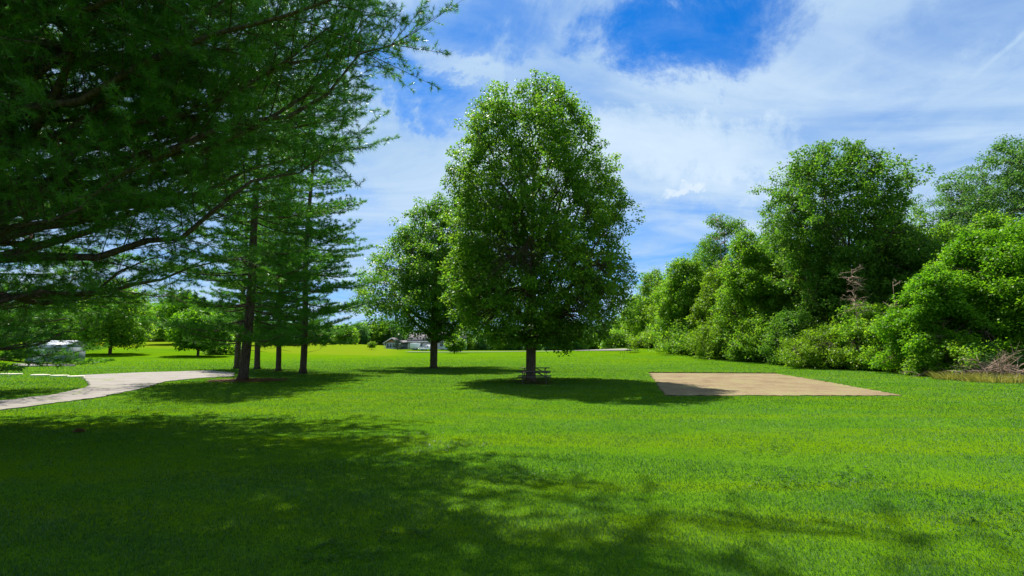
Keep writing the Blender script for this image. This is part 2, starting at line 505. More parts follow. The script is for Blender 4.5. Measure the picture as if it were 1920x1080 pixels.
def inside(poly, x, y):
    r_ = np.zeros(len(x), bool)
    x0, y0 = poly[:, 0], poly[:, 1]; x1, y1 = np.roll(x0, -1), np.roll(y0, -1)
    for a, b, c_, d in zip(x0, y0, x1, y1):
        hit = (b > y) != (d > y)
        if hit.any(): r_ ^= hit & (x < (c_ - a) * (y - b) / (d - b + 1e-12) + a)
    return r_


def flat_sheet(name, poly, z, mat, bot=0.03):
    """a thin slab with the outline poly lying on the level lawn"""
    import bmesh
    bm = bmesh.new()
    vs = [bm.verts.new((x, y, z)) for x, y in poly]
    fc = bm.faces.new(vs)
    if fc.normal.z < 0: fc.normal_flip()
    bmesh.ops.triangulate(bm, faces=[fc])
    low_ = [bm.verts.new((x, y, z - bot)) for x, y in poly]
    n = len(vs)
    for i in range(n): bm.faces.new((vs[i], low_[i], low_[(i + 1) % n], vs[(i + 1) % n]))
    me = bpy.data.meshes.new(name); bm.to_mesh(me); bm.free()
    me.materials.append(mat)
    o = bpy.data.objects.new(name, me); COL.objects.link(o)
    return o


rng = np.random.default_rng(4)
PATH = px_poly([(-260, 812), (0, 770), (100, 757), (190, 745), (270, 728), (310, 716), (370, 709.5), (438, 706), (440, 699.5), (395, 695), (262, 699),
                (150, 704), (160, 712), (170, 722), (155, 729), (100, 741), (0, 752.5), (-260, 783)])
SAND = px_poly([(1250, 742.5), (1470, 742.5), (1692, 742.5), (1570, 720), (1455, 700.5), (1330, 699.5), (1217, 699.5), (1232, 720)])
PATH_E = rough_edge(PATH, rng, 0.30, 0.06); SAND_E = rough_edge(SAND, rng, 0.22, 0.09)
m_, t, out = new_mat('path_concrete')
tc = t.add('ShaderNodeTexCoord', out=3)
a = t.noise(tc, 0.8, 5, 0.6); b = t.noise(tc, 14, 5, 0.7)
c = t.ramp(t.m('ADD', t.m('MULTIPLY', a, 0.6), t.m('MULTIPLY', b, 0.4)), [(0.32, (0.1190, 0.1015, 0.0910)), (0.5, (0.1785, 0.1540, 0.1400)), (0.68, (0.2170, 0.1925, 0.1750))])
weed = t.smooth(t.noise(t.add('ShaderNodeMapping', {0: tc, 'Scale': (0.7, 2.2, 1)}), 1.1, 4, 0.7), 0.60, 0.72)
c = t.mix(t.m('MULTIPLY', weed, t.smooth(b, 0.4, 0.65)), c, (0.12, 0.19, 0.03))
cr = t.add('ShaderNodeTexVoronoi', {'Vector': t.v('ADD', tc, t.v('SCALE', t.noise(tc, 1.5, 3, 0.5, 0, True), 0.7)), 'Scale': 0.32}, feature='DISTANCE_TO_EDGE')
c = t.mix(t.m('SUBTRACT', 1.0, t.smooth(cr, 0.006, 0.04)), c, (0.13, 0.14, 0.06))
p = t.n.new('ShaderNodeBsdfPrincipled'); t.put(p.inputs['Base Color'], c); p.inputs['Roughness'].default_value = 0.9
t.put(p.inputs['Normal'], t.add('ShaderNodeBump', {'Height': b, 'Strength': 0.3, 'Distance': 0.03}))
t.put(out.inputs[0], p.outputs[0]); M['path'] = m_
m_, t, out = new_mat('court_sand')
tc = t.add('ShaderNodeTexCoord', out=3)
a = t.noise(tc, 0.5, 5, 0.6); b = t.noise(tc, 11, 6, 0.75)
rake = t.noise(t.add('ShaderNodeMapping', {0: tc, 'Scale': (4.0, 0.35, 1), 'Rotation': (0, 0, R(12))}), 2.0, 4, 0.6)
c = t.ramp(t.m('ADD', t.m('MULTIPLY', a, 0.35), t.m('ADD', t.m('MULTIPLY', b, 0.35), t.m('MULTIPLY', rake, 0.3))), [(0.38, (0.1050, 0.0665, 0.0350)), (0.5, (0.1855, 0.1365, 0.0784)), (0.62, (0.2450, 0.1890, 0.1190))])
sx = t.n.new('ShaderNodeSeparateXYZ'); t.put(sx.inputs[0], tc)
# weeds creep in along the right-hand side and the corners
side = t.smooth(t.m('ADD', sx.outputs[0], t.m('MULTIPLY', sx.outputs[1], -0.22)), 11.0, 14.5)
weed = t.m('MULTIPLY', t.smooth(t.m('ADD', t.m('MULTIPLY', a, 0.7), t.m('MULTIPLY', t.noise(tc, 2.3, 5, 0.7), 0.5)), 0.56, 0.70), t.m('ADD', 0.45, t.m('MULTIPLY', side, 0.55)))
c = t.mix(t.m('MULTIPLY', weed, t.smooth(b, 0.35, 0.6)), c, (0.15, 0.175, 0.035))
p = t.n.new('ShaderNodeBsdfPrincipled'); t.put(p.inputs['Base Color'], c); p.inputs['Roughness'].default_value = 0.95
p.inputs['Specular IOR Level'].default_value = 0.1
t.put(p.inputs['Normal'], t.add('ShaderNodeBump', {'Height': t.m('ADD', b, rake), 'Strength': 0.5, 'Distance': 0.06}))
t.put(out.inputs[0], p.outputs[0]); M['sand'] = m_
tag(flat_sheet('path', PATH_E, 0.035, M['path']), kind='structure')
tag(flat_sheet('sand_court', SAND_E, 0.03, M['sand']), kind='structure')
# dark earth lip along the far side of the sand court
g = Geo()
fa, fb = SAND[4], SAND[6]
pts = [fa + (fb - fa) * q for q in np.linspace(-0.01, 1.0, 30)]
g.tube([(x, y + 0.12, 0.05 + 0.015 * math.sin(i * 2.1)) for i, (x, y) in enumerate(pts)], 0.06, 6)
M['earth'] = solid('bare_earth', (0.07, 0.05, 0.03), 0.95, 0.05, var=0.3)
tag(g.obj('soil_bank', M['earth']), kind='structure')
# distant drive
rp = [ground_at(q, r_) for q, r_ in ((764, 660.0), (830, 660.5), (920, 660), (1000, 659.2), (1080, 658), (1136, 656.8), (1180, 656))]
g = Geo(); q = []
for (x, y) in rp:
    for dy in (-4.0, 4.0): q.append((x, y + dy, tz(x, y + dy) + 0.12))
g.add(q, [(2 * i, 2 * i + 2, 2 * i + 3, 2 * i + 1) for i in range(len(rp) - 1)])
tag(g.obj('gravel_road', M['gravel']), kind='structure')
# bluish hills on the skyline
m_, t, out = new_mat('wooded_hills')
tc = t.add('ShaderNodeTexCoord', out=3)
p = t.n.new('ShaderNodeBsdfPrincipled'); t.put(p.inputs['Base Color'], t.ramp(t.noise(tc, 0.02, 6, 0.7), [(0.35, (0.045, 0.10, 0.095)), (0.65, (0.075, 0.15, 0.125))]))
p.inputs['Roughness'].default_value = 1.0; t.put(out.inputs[0], p.outputs[0]); M['hills'] = m_
hx = np.linspace(-1800, 1500, 120); hy = np.linspace(1100, 2100, 12)
X, Y = np.meshgrid(hx, hy)
ridge = 62 + 16 * np.sin(X * 0.006) + 9 * np.sin(X * 0.017 + 1) + 3 * np.sin(X * 0.06)
Z = -6 + ridge * np.sin(np.clip((Y - 1100) / 1000, 0, 1) * math.pi)
a = (np.arange(11)[:, None] * 120 + np.arange(119)[None]).ravel()
g = Geo(); g.add(np.c_[X.ravel(), Y.ravel(), Z.ravel()], np.stack([a, a + 1, a + 121, a + 120], -1))
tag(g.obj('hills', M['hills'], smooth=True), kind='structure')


# ------------------------------------------------------------------ trees
def bez(p0, p1, p2, n):
    q = np.linspace(0, 1, n)[:, None]
    return (1 - q) ** 2 * p0 + 2 * q * (1 - q) * p1 + q * q * p2


def deciduous(seed, prof, H, h0, trunk_r, clumps, per, leaf, clump_r, limbs=14, upright=0.6, gap=-0.35, shell=0.45, rough=0.16, stems=1,
              lean=(0, 0), shape=1.6, droop=0.3, flat=0.7, wl=3.0, kflare=1.0, edge_wl=2.2):
    """crown (Geo of leaves) and trunk (Geo of trunk, limbs, twigs) in metres round the origin. prof: (height, radius, x shift) rows"""
    rng = np.random.default_rng(seed)
    pz = np.array([q[0] for q in prof]); pr = np.array([q[1] for q in prof]); ps = np.array([q[2] if len(q) > 2 else 0 for q in prof])
    R_ = lambda z: np.interp(z, pz, pr); SH = lambda z: np.interp(z, pz, ps)
    field = lump(rng, 9, wl); edge = lump(rng, 9, edge_wl)
    wood = Geo(); skel = []; srad = []
    tops = []
    for st in range(stems):
        az0 = rng.uniform(0, 6.28)
        off = np.array([math.cos(az0), math.sin(az0), 0]) * (0 if stems == 1 else trunk_r * 1.3)
        zz = np.linspace(0, H * 0.90, 16)
        spread = (zz / H) ** 1.3 * (0 if stems == 1 else R_(H * 0.75) * 0.55)
        tp = np.c_[off[0] * 1.0 + math.cos(az0) * spread + SH(zz) * (zz / H) + lean[0] * zz / H, off[1] + math.sin(az0) * spread + lean[1] * zz / H, zz]
        tp[:, :2] += np.cumsum(rng.normal(size=(16, 2)) * 0.05 * min(1, H / 20), 0) * (zz / H)[:, None]
        tr = trunk_r * (1 - 0.55 * np.clip((zz - h0) / H, 0, 1)) * (1 - 0.93 * (np.clip((zz - h0) / (H * 0.9 - h0), 0, 1)) ** 0.8) + 0.015
        tr[0] *= 1.0 + 0.35 * kflare
        if kflare:
            tp = np.insert(tp, 1, tp[0] + (tp[1] - tp[0]) * min(0.25, 0.5 / max(zz[1], .1)), 0); tr = np.insert(tr, 1, trunk_r * 1.04)
        tops.append((tp, tr))
        wood.tube(tp, tr, 10)
        skel += list(tp[3:]); srad += list(tr[3:])
    for i in range(limbs):
        tp, tr = tops[i % stems]
        q = (i + rng.uniform(0, 1)) / limbs
        zs = h0 * 0.8 + (H * 0.72 - h0 * 0.8) * q ** 1.25
        base = np.array([np.interp(zs, tp[:, 2], tp[:, k]) for k in range(3)]); rb = np.interp(zs, tp[:, 2], tr) * 0.62
        az = i * 2.39996 + rng.normal() * 0.35
        ze = min(zs + (H - zs) * upright * rng.uniform(0.55, 1.1), H * 0.96)
        re = R_(ze) * rng.uniform(0.70, 0.95)
        end = np.array([math.cos(az) * re + SH(ze), math.sin(az) * re, ze])
        ctl = base * 0.45 + end * 0.55; ctl[2] = zs + (ze - zs) * (0.30 if upright < 0.45 else 0.42); ctl[:2] = base[:2] + (end[:2] - base[:2]) * (0.62 if upright < 0.6 else 0.48)
        pts = bez(base, ctl, end, 9); pts[1:] += rng.normal(size=(8, 3)) * 0.10 * min(1, H / 15)
        rr = np.linspace(max(rb, 0.03), 0.018, 9) ** 1.0
        wood.tube(pts, rr, 6)
        skel += list(pts[2:]); srad += list(rr[2:])
        for j in range(5):
            tt = rng.uniform(0.3, 0.92); k = tt * 8; i0 = int(k)
            b = pts[i0] + (pts[min(i0 + 1, 8)] - pts[i0]) * (k - i0); r0 = np.interp(k, range(9), rr) * 0.6
            d = unit(rng.normal(size=3) * np.array([1, 1, 0.5]) + (end - base) / np.linalg.norm(end - base) * 0.8 + np.array([0, 0, 0.35 * upright + 0.1]))
            L = R_(b[2]) * rng.uniform(0.22, 0.45)
            e = b + d * L; sp = bez(b, b + d * L * 0.5 + np.array([0, 0, 0.12 * L]), e, 5)
            wood.tube(sp, np.linspace(r0, 0.012, 5), 4, cap=False)
            skel += list(sp[1:]); srad += list(np.linspace(r0, 0.012, 5)[1:])
    skel = np.array(skel); srad = np.array(srad)
    # leaf clumps through the crown, thicker toward the outside, with gaps
    zt = np.linspace(pz[0], pz[-1], 200); wgt = np.maximum(R_(zt), 0.05) ** shape; cdf = np.cumsum(wgt) / wgt.sum()
    n = clumps * 3
    z = np.interp(rng.uniform(0, 1, n), cdf, zt); az = rng.uniform(0, 6.283, n)
    rad = rng.uniform(0, 1, n) ** shell
    rr = R_(z)
    p_ = np.c_[np.cos(az) * rr, np.sin(az) * rr, z]
    bump = 1 + rough * edge(p_) 
    p_ = np.c_[np.cos(az) * rr * rad * bump + SH(z), np.sin(az) * rr * rad * bump, z + rng.normal(size=n) * 0.2]
    p_ = p_[(field(p_) > gap) & (p_[:, 2] > 0.15)][:clumps]
    near = np.empty(len(p_), int)
    for i in range(0, len(p_), 400):
        dd = p_[i:i + 400, None] - skel[None]
        dd[..., 2] += 0.25 * np.linalg.norm(dd[..., :2], axis=-1) * -1   # twigs rise a little outward
        near[i:i + 400] = (dd ** 2).sum(-1).argmin(1)
    b = skel[near]; mid_ = b * 0.5 + p_ * 0.5; mid_[:, 2] += 0.10 * np.linalg.norm(p_ - b, axis=1)
    r0 = np.minimum(srad[near] * 0.7, 0.008 + 0.010 * np.linalg.norm(p_ - b, axis=1))
    wood.sticks(b, mid_, r0, r0 * 0.7); wood.sticks(mid_, p_, r0 * 0.7, r0 * 0.35)
    crown = Geo()
    nl = len(p_) * per
    ci = np.repeat(np.arange(len(p_)), per)
    cr_ = clump_r * rng.uniform(0.6, 1.35, len(p_))
    o_ = unit(rng.normal(size=(nl, 3))) * (rng.uniform(0, 1, nl) ** 0.45)[:, None] * cr_[ci][:, None] * np.array([1, 1, flat])
    c = p_[ci] + o_
    out_ = unit(p_ * np.array([1, 1, 0]) + 1e-6)
    d = unit(unit(o_) * 0.8 + rng.normal(size=(nl, 3)) * 0.6 + out_[ci] * 0.3 - np.array([0, 0, droop]))
    up = unit(rng.normal(size=(nl, 3)) * 0.45 + np.array([0, 0, 0.75]) + out_[ci] * 0.2 + unit(o_) * 0.75)
    L = leaf * rng.uniform(0.65, 1.3, nl)
    base_t = rng.uniform(0, 1, len(p_))
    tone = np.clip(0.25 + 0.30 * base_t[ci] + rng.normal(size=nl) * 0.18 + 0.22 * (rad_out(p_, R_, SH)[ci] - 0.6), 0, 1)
    ok = c[:, 2] > 0.08
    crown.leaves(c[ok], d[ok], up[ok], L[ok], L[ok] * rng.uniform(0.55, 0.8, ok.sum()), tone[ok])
    return crown, wood


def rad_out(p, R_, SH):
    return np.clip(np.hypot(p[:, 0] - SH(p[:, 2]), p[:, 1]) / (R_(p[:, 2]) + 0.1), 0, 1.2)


def conifer(seed, H, h0, trunk_r, prof, gap_z, per_whorl, tuft_step, needles, nl, nw, rise=0.25, tip_up=0.35, side=0.42, lean=(0, 0), wob=0.12, limb=1.0, sub=(0.5, 1.0), bias=None, dead=0, twig=0.36, start=0.2, vert=0.16, jit=(0.72, 1.12), taper=0.7, spread=0.8):
    """white-pine style tree: whorls of boughs with side twigs carrying tufts of long needles"""
    rng = np.random.default_rng(seed)
    pz = np.array([q[0] for q in prof]); pr = np.array([q[1] for q in prof])
    wood = Geo()
    zz = np.linspace(0, H, 18)
    tp = np.c_[lean[0] * zz / H + np.sin(zz * 0.35 + seed) * 0.10, lean[1] * zz / H + np.cos(zz * 0.3 + seed) * 0.10, zz]
    tr = trunk_r * (1 - zz / H) ** 0.75 + 0.015
    tr[0] *= 1.35
    tp = np.insert(tp, 1, tp[0] + (tp[1] - tp[0]) * 0.3, 0); tr = np.insert(tr, 1, trunk_r * 1.05)
    wood.tube(tp, tr, 10)
    A0, A1, AR0, AR1 = [], [], [], []
    TP, TD, B0, B1 = [], [], [], []
    z = h0; w_ = 0
    while z < H - 0.3:
        nb = per_whorl + rng.integers(-1, 2)
        a0 = rng.uniform(0, 6.28)
        for b_ in range(max(nb, 2)):
            az = a0 + b_ * 6.283 / nb + rng.normal() * 0.25
            zb = z + rng.normal() * gap_z * 0.22
            if zb < h0 * 0.85 or zb > H - 0.15: continue
            L = np.interp(zb, pz, pr) * rng.uniform(*jit) * (1 if rng.uniform() > 0.12 else 0.55)
            if bias: L *= bias(az, zb)
            if L < 0.15: continue
            base = np.array([np.interp(zb, tp[:, 2], tp[:, k]) for k in range(3)])
            h = np.array([math.cos(az), math.sin(az), 0])
            ri = (rise(zb) if callable(rise) else rise) + 0.5 * max(0, (zb / H - 0.45)) + rng.normal() * 0.08
            e = base + h * L + np.array([0, 0, ri * L]); ctl = base + h * L * 0.5 + np.array([0, 0, (ri - tip_up) * L * 0.5])
            n = 10
            pts = bez(base, ctl, e, n); pts[1:] += np.cumsum(rng.normal(size=(n - 1, 3)) * wob * L / 40, 0)
            r0 = limb * (0.018 + 0.0085 * L) ; rr = np.linspace(min(r0, np.interp(zb, tp[:, 2], tr) * 0.8), 0.008, n)
            wood.tube(pts, rr, 5, cap=False)
            tt = start if L > 2 else 0.1
            sgn = 1
            while tt < 1.0:
                k = tt * (n - 1); i0 = min(int(k), n - 2); bp = pts[i0] + (pts[i0 + 1] - pts[i0]) * (k - i0)
                td = unit(pts[i0 + 1] - pts[i0]); perp = np.cross(td, [0, 0, 1.0]); perp = unit(perp) * sgn
                l2 = side * L * (1.08 - tt) ** taper * rng.uniform(0.6, 1.15) + 0.15
                d2 = unit(td * 0.75 + perp * 0.85 + np.array([0, 0, rng.normal() * vert + 0.10]))
                e2 = bp + d2 * l2 + np.array([0, 0, 0.06 * l2])
                A0.append(bp); A1.append(e2); AR0.append(0.007 + 0.004 * l2); AR1.append(0.004)
                ns = max(1, int(l2 / tuft_step)); qs = (np.arange(ns) + rng.uniform(0.2, 1.0, ns)) / ns
                qs = qs[(qs > 0.15) | (l2 < 0.6)]
                pp = bp + (e2 - bp) * qs[:, None]; m = len(qs)
                d3 = unit(d2 + rng.normal(size=(m, 3)) * np.array([.75, .75, .4]) + np.array([0, 0, 0.15])); l3 = (0.18 + 0.16 * l2 * (1.1 - qs)) * rng.uniform(0.5, 1.2, m)
                p3 = pp + d3 * l3[:, None]
                B0.append(pp); B1.append(p3)
                for q3 in sub:
                    TP.append(pp + d3 * (l3 * q3)[:, None]); TD.append(unit(d3 + rng.normal(size=(m, 3)) * (0.15 if q3 == 1 else 0.55)))
                TP.append(e2[None]); TD.append(d2[None])
                tt += twig / L * rng.uniform(0.7, 1.3)
                sgn = -sgn
            TP.append(pts[-1:]); TD.append(unit(pts[-1:] - pts[-2:-1]))
        z += gap_z * rng.uniform(0.75, 1.2) * (1 - 0.35 * z / H)
    for d_ in range(dead):
        zb = rng.uniform(h0 * 0.5, h0 * 1.3); az = rng.uniform(0, 6.28); L = rng.uniform(0.5, 1.8)
        base = np.array([np.interp(zb, tp[:, 2], tp[:, k]) for k in range(3)])
        A0.append(base); A1.append(base + np.array([math.cos(az) * L, math.sin(az) * L, rng.uniform(-.2, .3) * L])); AR0.append(0.025); AR1.append(0.006)
    TP.append(tp[-1:]); TD.append(np.array([[0, 0, 1.0]]))
    wood.sticks(np.array(A0), np.array(A1), np.array(AR0), np.array(AR1))
    if B0:
        B0 = np.concatenate(B0); B1 = np.concatenate(B1); wood.sticks(B0, B1, 0.005, 0.003)
    TP = np.concatenate(TP); TD = np.concatenate(TD)
    crown = Geo()
    ni = np.repeat(np.arange(len(TP)), needles); N = len(ni)
    d = unit(TD[ni] * rng.uniform(0.25, 1.1, N)[:, None] + unit(rng.normal(size=(N, 3))) * 0.85 + np.array([0, 0, 0.12]))
    c = TP[ni] - TD[ni] * (rng.uniform(-0.1, spread, N) * nl * 0.9)[:, None]
    l = nl * rng.uniform(0.7, 1.15, N)
    sd = unit(np.cross(d, rng.normal(size=(N, 3)))) * (nw / 2)
    v = np.stack([c - sd, c + sd, c + d * l[:, None] - np.array([0, 0, 0.10]) * l[:, None]], 1)
    tb = rng.uniform(0, 1, len(TP))
    tone = np.clip(0.2 + 0.35 * tb[ni] + rng.normal(size=N) * 0.15, 0, 1)
    crown.add(v.reshape(-1, 3), np.arange(N * 3).reshape(-1, 3), np.repeat(tone, 3))
    return crown, wood, len(TP)


def plant(name, x, y, gw, leafm, barkm, label, cat='tree', group=None, crown_name='crown', trunk_name='trunk', rz=0.0, sink=0.03):
    o = empty(name, (x, y, tz(x, y) - sink), rz)
    gw[0].obj(crown_name, leafm, o); gw[1].obj(trunk_name, barkm, o, smooth=True)
    return tag(o, label, cat, group)


# ---- the big shade tree with the picnic tables
H = top_at(131, TY) - 1.3
k_ = 22.0 / H
zp = [(2.5, 2.6, 0.3), (3.1, 4.8, 0.4), (4.6, 5.8, 0.5), (6.5, 6.3, 0.55), (9.0, 6.2, 0.55), (12.0, 6.2, 0.4), (15.0, 5.9, 0.3), (17.6, 5.0, 0.0), (19.6, 4.2, -0.15), (21.0, 3.3, -0.2), (22.0, 2.2, -0.2)]
zp = [(a / k_, b, c) for a, b, c in zp]
gw = deciduous(11, zp, H, 3.6, 0.33, 3300, 46, 0.172, 0.45, limbs=26, upright=0.72, gap=-0.46, shell=0.36, rough=0.085, shape=1.5, wl=2.5)
plant('shade_tree', TX, TY, gw, M['oak'], M['bark'], 'tallest leafy shade tree mid-lawn with picnic tables around its trunk')

# ---- smaller, wider tree behind it to the left
H2 = top_at(372, T2Y)
zp = [(3.3, 3.0), (4.6, 6.2), (6.5, 8.3), (8.8, 8.2, 0.3), (11.5, 7.2, 0.5), (14.5, 5.8, 0.8), (17.0, 4.2, 1.0), (19.0, 2.4, 1.0), (H2, 0.7, 0.8)]
gw = deciduous(23, zp, H2, 3.4, 0.38, 1900, 42, 0.235, 0.66, limbs=20, upright=0.50, gap=-0.32, shell=0.50, rough=0.18, wl=3.6)
plant('shade_tree', T2X, T2Y, gw, M['oak2'], M['bark'], 'spreading leafy shade tree left of and behind the tallest one', rz=0.6)

# ---- the near white pine that fills the left of the picture
near_prof = [(1.5, 4.0), (2.3, 4.8), (3.1, 7.2), (4.0, 10.8), (5.5, 11.0), (7, 10.9), (8.5, 11.3), (10, 12.9), (12, 13.8), (14, 13.2), (17, 10.0), (21, 5.5), (25, 0.5)]


def near_bias(az, zb):
    # boughs reach furthest toward the open lawn on the right
    k = 0.74 + 0.28 * math.cos(az - 0.25)
    if zb < 3.2: k = min(k, 1.0) * min(1.15, max(0.25, 0.75 + 0.5 * math.sin(az)))   # low boughs survive on the far side only
    return k


cr, wd, n_t = conifer(5, 25, 2.15, 0.42, near_prof, 0.56, 6, 0.165, 13, 0.18, 0.0135, twig=0.21, spread=0.45, vert=0.42, rise=lambda z: min(0.55, 0.08 + 0.17 * max(0, z - 1.5)), jit=(0.88, 1.02), taper=0.25, tip_up=0.20, side=0.33, wob=1.1, limb=1.5, bias=near_bias, sub=(0.35, 0.7, 1.0), start=0.25)
plant('pine_tree', -15.2, 13.0, (cr, wd), M['needle'], M['pine_bark'], 'huge near white pine whose boughs hang in from the left edge')
# a second one behind it, outside the frame on the left, whose boughs show between
prof_b = [(1.2, 4.6), (2.5, 6.0), (4, 6.3), (9, 6.0), (14, 5.0), (19, 3.0), (22, 0.5)]
cr, wd, n_t = conifer(8, 22, 1.45, 0.36, prof_b, 0.90, 6, 0.22, 10, 0.24, 0.030, twig=0.28, rise=0.06, tip_up=0.2, side=0.36)
plant('pine_tree', -27.5, 25.5, (cr, wd), M['needle_far'], M['pine_bark'], 'pine behind the huge near pine, seen between its boughs above the path')

# ---- the grove of pines by the path
gp = [(1.8, 4.0), (3.0, 6.4), (6, 6.7), (10, 6.0), (14, 5.1), (18, 4.1), (22, 2.3), (25, 0.3)]


def grove(px, py, Y, H, tr, h0, seed, label, sc=1.0, lean=(0, 0), needles=10):
    x = x_at(px, py, Y)
    cr, wd, n_t = conifer(seed, H, h0, tr, [(a * H / 25, b * sc) for a, b in gp], 1.22, 6, 0.20, needles, 0.26, 0.034, twig=0.26, vert=0.11, jit=(0.6, 1.1), rise=0.05, tip_up=0.30, side=0.40, lean=lean, dead=6)
    return plant('pine_tree', x, Y, (cr, wd), M['needle_far'], M['pine_bark'], label, group='pines in the grove beside the path')


grove(455, 710, 35.0, 25, 0.31, 2.7, 31, 'thick dark-trunked pine at the end of the path, foremost of its grove', 1.0, (0.5, 0))
grove(566, 698, 45.0, 27.5, 0.27, 3.0, 32, 'slim straight pine at the right edge of the grove beside the path', 1.0)
grove(520, 693, 50.0, 19, 0.24, 4.0, 33, 'pine in the grove between the thick-trunked and the slim right one', 0.72)
grove(482, 689, 54.0, 20, 0.28, 4.2, 34, 'pine just behind and right of the thick-trunked pine', 0.72)
grove(446, 687, 56.0, 20, 0.30, 4.4, 35, 'pale-trunked pine just behind and left of the thick-trunked pine', 0.72)

# ---- lone trees on the left lawn
def lone(name, px, py, top, rpx, seed, leafm, label, h0=1.6, clumps=900, leaf=0.30, per=20, cr=0.6, cat='tree', tr=0.2, gap=-0.3, group=None, wide=0.45):
    x, y = ground_at(px, py)
    H = top_at(top, y) - tz(x, y); r = rpx / 960 * y
    zp = [(h0, r * 0.6), (h0 + (H - h0) * 0.15, r * 0.95), (h0 + (H - h0) * wide, r), (h0 + (H - h0) * 0.75, r * 0.75), (H, r * 0.15)]
    gw = deciduous(seed, zp, H, h0 * 1.1, tr, clumps, per, leaf, cr, limbs=12, upright=0.4, gap=gap, rough=0.2)
    return plant(name, x, y, gw, leafm, M['bark'], label, cat, group)


lone('small_tree', 371, 668, 573, 52, 41, M['bright'], 'small round tree alone on the sloping lawn beyond the path', 1.6, 900, 0.40, tr=0.22)
lone('small_tree', 206, 664, 520, 62, 42, M['wood_mid'], 'round dark tree on the slope, mostly behind the near pine boughs', 1.5, 1300, 0.36, tr=0.28)
lone('sapling', 697, 656, 640, 6, 43, M['yellow'], 'tiny lone sapling on the meadow left of the gabled porch', 0.8, 60, 0.40, 12, 0.4, tr=0.06)
lone('small_tree', 852, 663, 632, 17, 44, M['wood_mid'], 'small dark round tree beyond the lawn, right of the spreading tree trunk', 1.2, 300, 0.5, 14, 0.8, tr=0.15)

# ---- woods along the right side
def wood_tree(name, px, Y, base_py, top_py, rpx, seed, leafm, label, clumps=1300, per=18, leaf=0.30, cr=0.70, h0=None, cat='tree', group='trees in the woods on the right', prof=None, barkm='bark', tr=None, **kw):
    x = x_at(px, base_py, Y); zb = tz(x, Y)
    H = top_at(top_py, Y) - zb; r = rpx / 960 * Y
    h0 = 0.10 * H if h0 is None else h0
    pf = prof or [(0.0, 0.75), (0.2, 1.0), (0.5, 1.0), (0.75, 0.78), (0.9, 0.5), (1.0, 0.12)]
    lo = h0 * 0.6
    zp = [(lo + (H - lo) * a, r * b) for a, b in pf]
    o_ = dict(limbs=16, upright=0.5, gap=-0.22, rough=0.30, wl=3.0, shell=0.40, edge_wl=3.4); o_.update(kw)
    per = int(per * 1.45); leaf *= 0.82
    gw = deciduous(seed, zp, H, max(h0, 0.3), tr or (0.018 * H + 0.05), clumps, per, leaf, cr, **o_)
    return plant(name, x, Y, gw, leafm, M[barkm], label, cat, group)


wt = 'woodland_tree'
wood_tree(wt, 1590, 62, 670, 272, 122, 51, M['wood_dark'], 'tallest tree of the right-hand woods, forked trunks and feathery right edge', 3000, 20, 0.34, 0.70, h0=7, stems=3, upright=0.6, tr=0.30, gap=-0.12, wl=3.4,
          prof=[(0, .62), (.25, .9), (.5, 1.0), (.72, .98), (.86, .8), (.95, .55), (1, .2)])
wood_tree(wt, 1412, 72, 672, 432, 62, 52, M['wood_mid'], 'narrow vine-clad tree standing forward at the woods edge beside the sand court', 2000, 18, 0.32, 0.75, prof=[(0, .9), (.3, .95), (.6, .9), (.85, .65), (1, .25)])
wood_tree(wt, 1368, 92, 665, 402, 46, 53, M['wood_dark'], 'thin-topped dark tree showing its twigs against the sky behind the vine-clad one', 900, 16, 0.38, 0.8, gap=-0.1, prof=[(0, .8), (.4, 1), (.7, .9), (.9, .75), (1, .35)])
wood_tree(wt, 1292, 90, 668, 478, 54, 54, M['wood_mid'], 'broad rounded tree left of the vine-clad one in the woods', 1600, 18, 0.40, 0.9)
wood_tree(wt, 1230, 118, 660, 506, 42, 55, M['wood_mid'], 'far rounded tree near the left end of the right-hand woods', 1200, 16, 0.46, 1.0)
wood_tree(wt, 1192, 138, 656, 556, 28, 56, M['wood_mid'], 'low tree at the far left end of the right-hand woods', 700, 16, 0.5, 1.0)
wood_tree(wt, 1332, 106, 662, 455, 50, 57, M['wood_dark'], 'dark tree between the broad rounded one and the thin-topped one', 1100, 16, 0.44, 1.0)
wood_tree(wt, 1500, 70, 675, 470, 60, 58, M['wood_mid'], 'middling green tree left of the tallest woodland tree', 1700, 18, 0.34, 0.8)
wood_tree(wt, 1690, 64, 680, 392, 70, 59, M['wood_mid'], 'green tree close on the right of the tallest woodland tree', 1900, 18, 0.34, 0.8)
wood_tree(wt, 1470, 84, 668, 410, 58, 60, M['wood_dark'], 'dark tree behind the left side of the tallest woodland tree', 1200, 16, 0.42, 0.95)
wood_tree(wt, 1800, 60, 690, 420, 90, 61, M['wood_mid'], 'green tree behind the bright yellow-green one', 1600, 18, 0.36, 0.85)
wood_tree(wt, 1812, 76, 690, 330, 96, 62, M['airy'], 'tall airy tree with feathery leaves and visible branches above the bright one', 1500, 26, 0.30, 0.75, h0=10, stems=3, gap=0.0, shell=0.6, upright=0.65, tr=0.2, wl=4.0, flat=0.5)
wood_tree(wt, 1945, 66, 700, 258, 130, 63, M['airy'], 'taller airy tree with feathery leaves at the right edge', 2100, 26, 0.30, 0.75, h0=10, stems=3, gap=-0.05, shell=0.6, upright=0.65, tr=0.2, wl=4.0, flat=0.5)
wood_tree(wt, 1852, 43, 706, 440, 84, 64, M['bright'], 'bright yellow-green tree rising behind the brush piles', 1900, 28, 0.24, 0.60, prof=[(0, .8), (.25, 1.0), (.5, .95), (.75, .75), (.9, .5), (1, .2)], h0=1.2, gap=-0.2, rough=0.36, edge_wl=3.0)
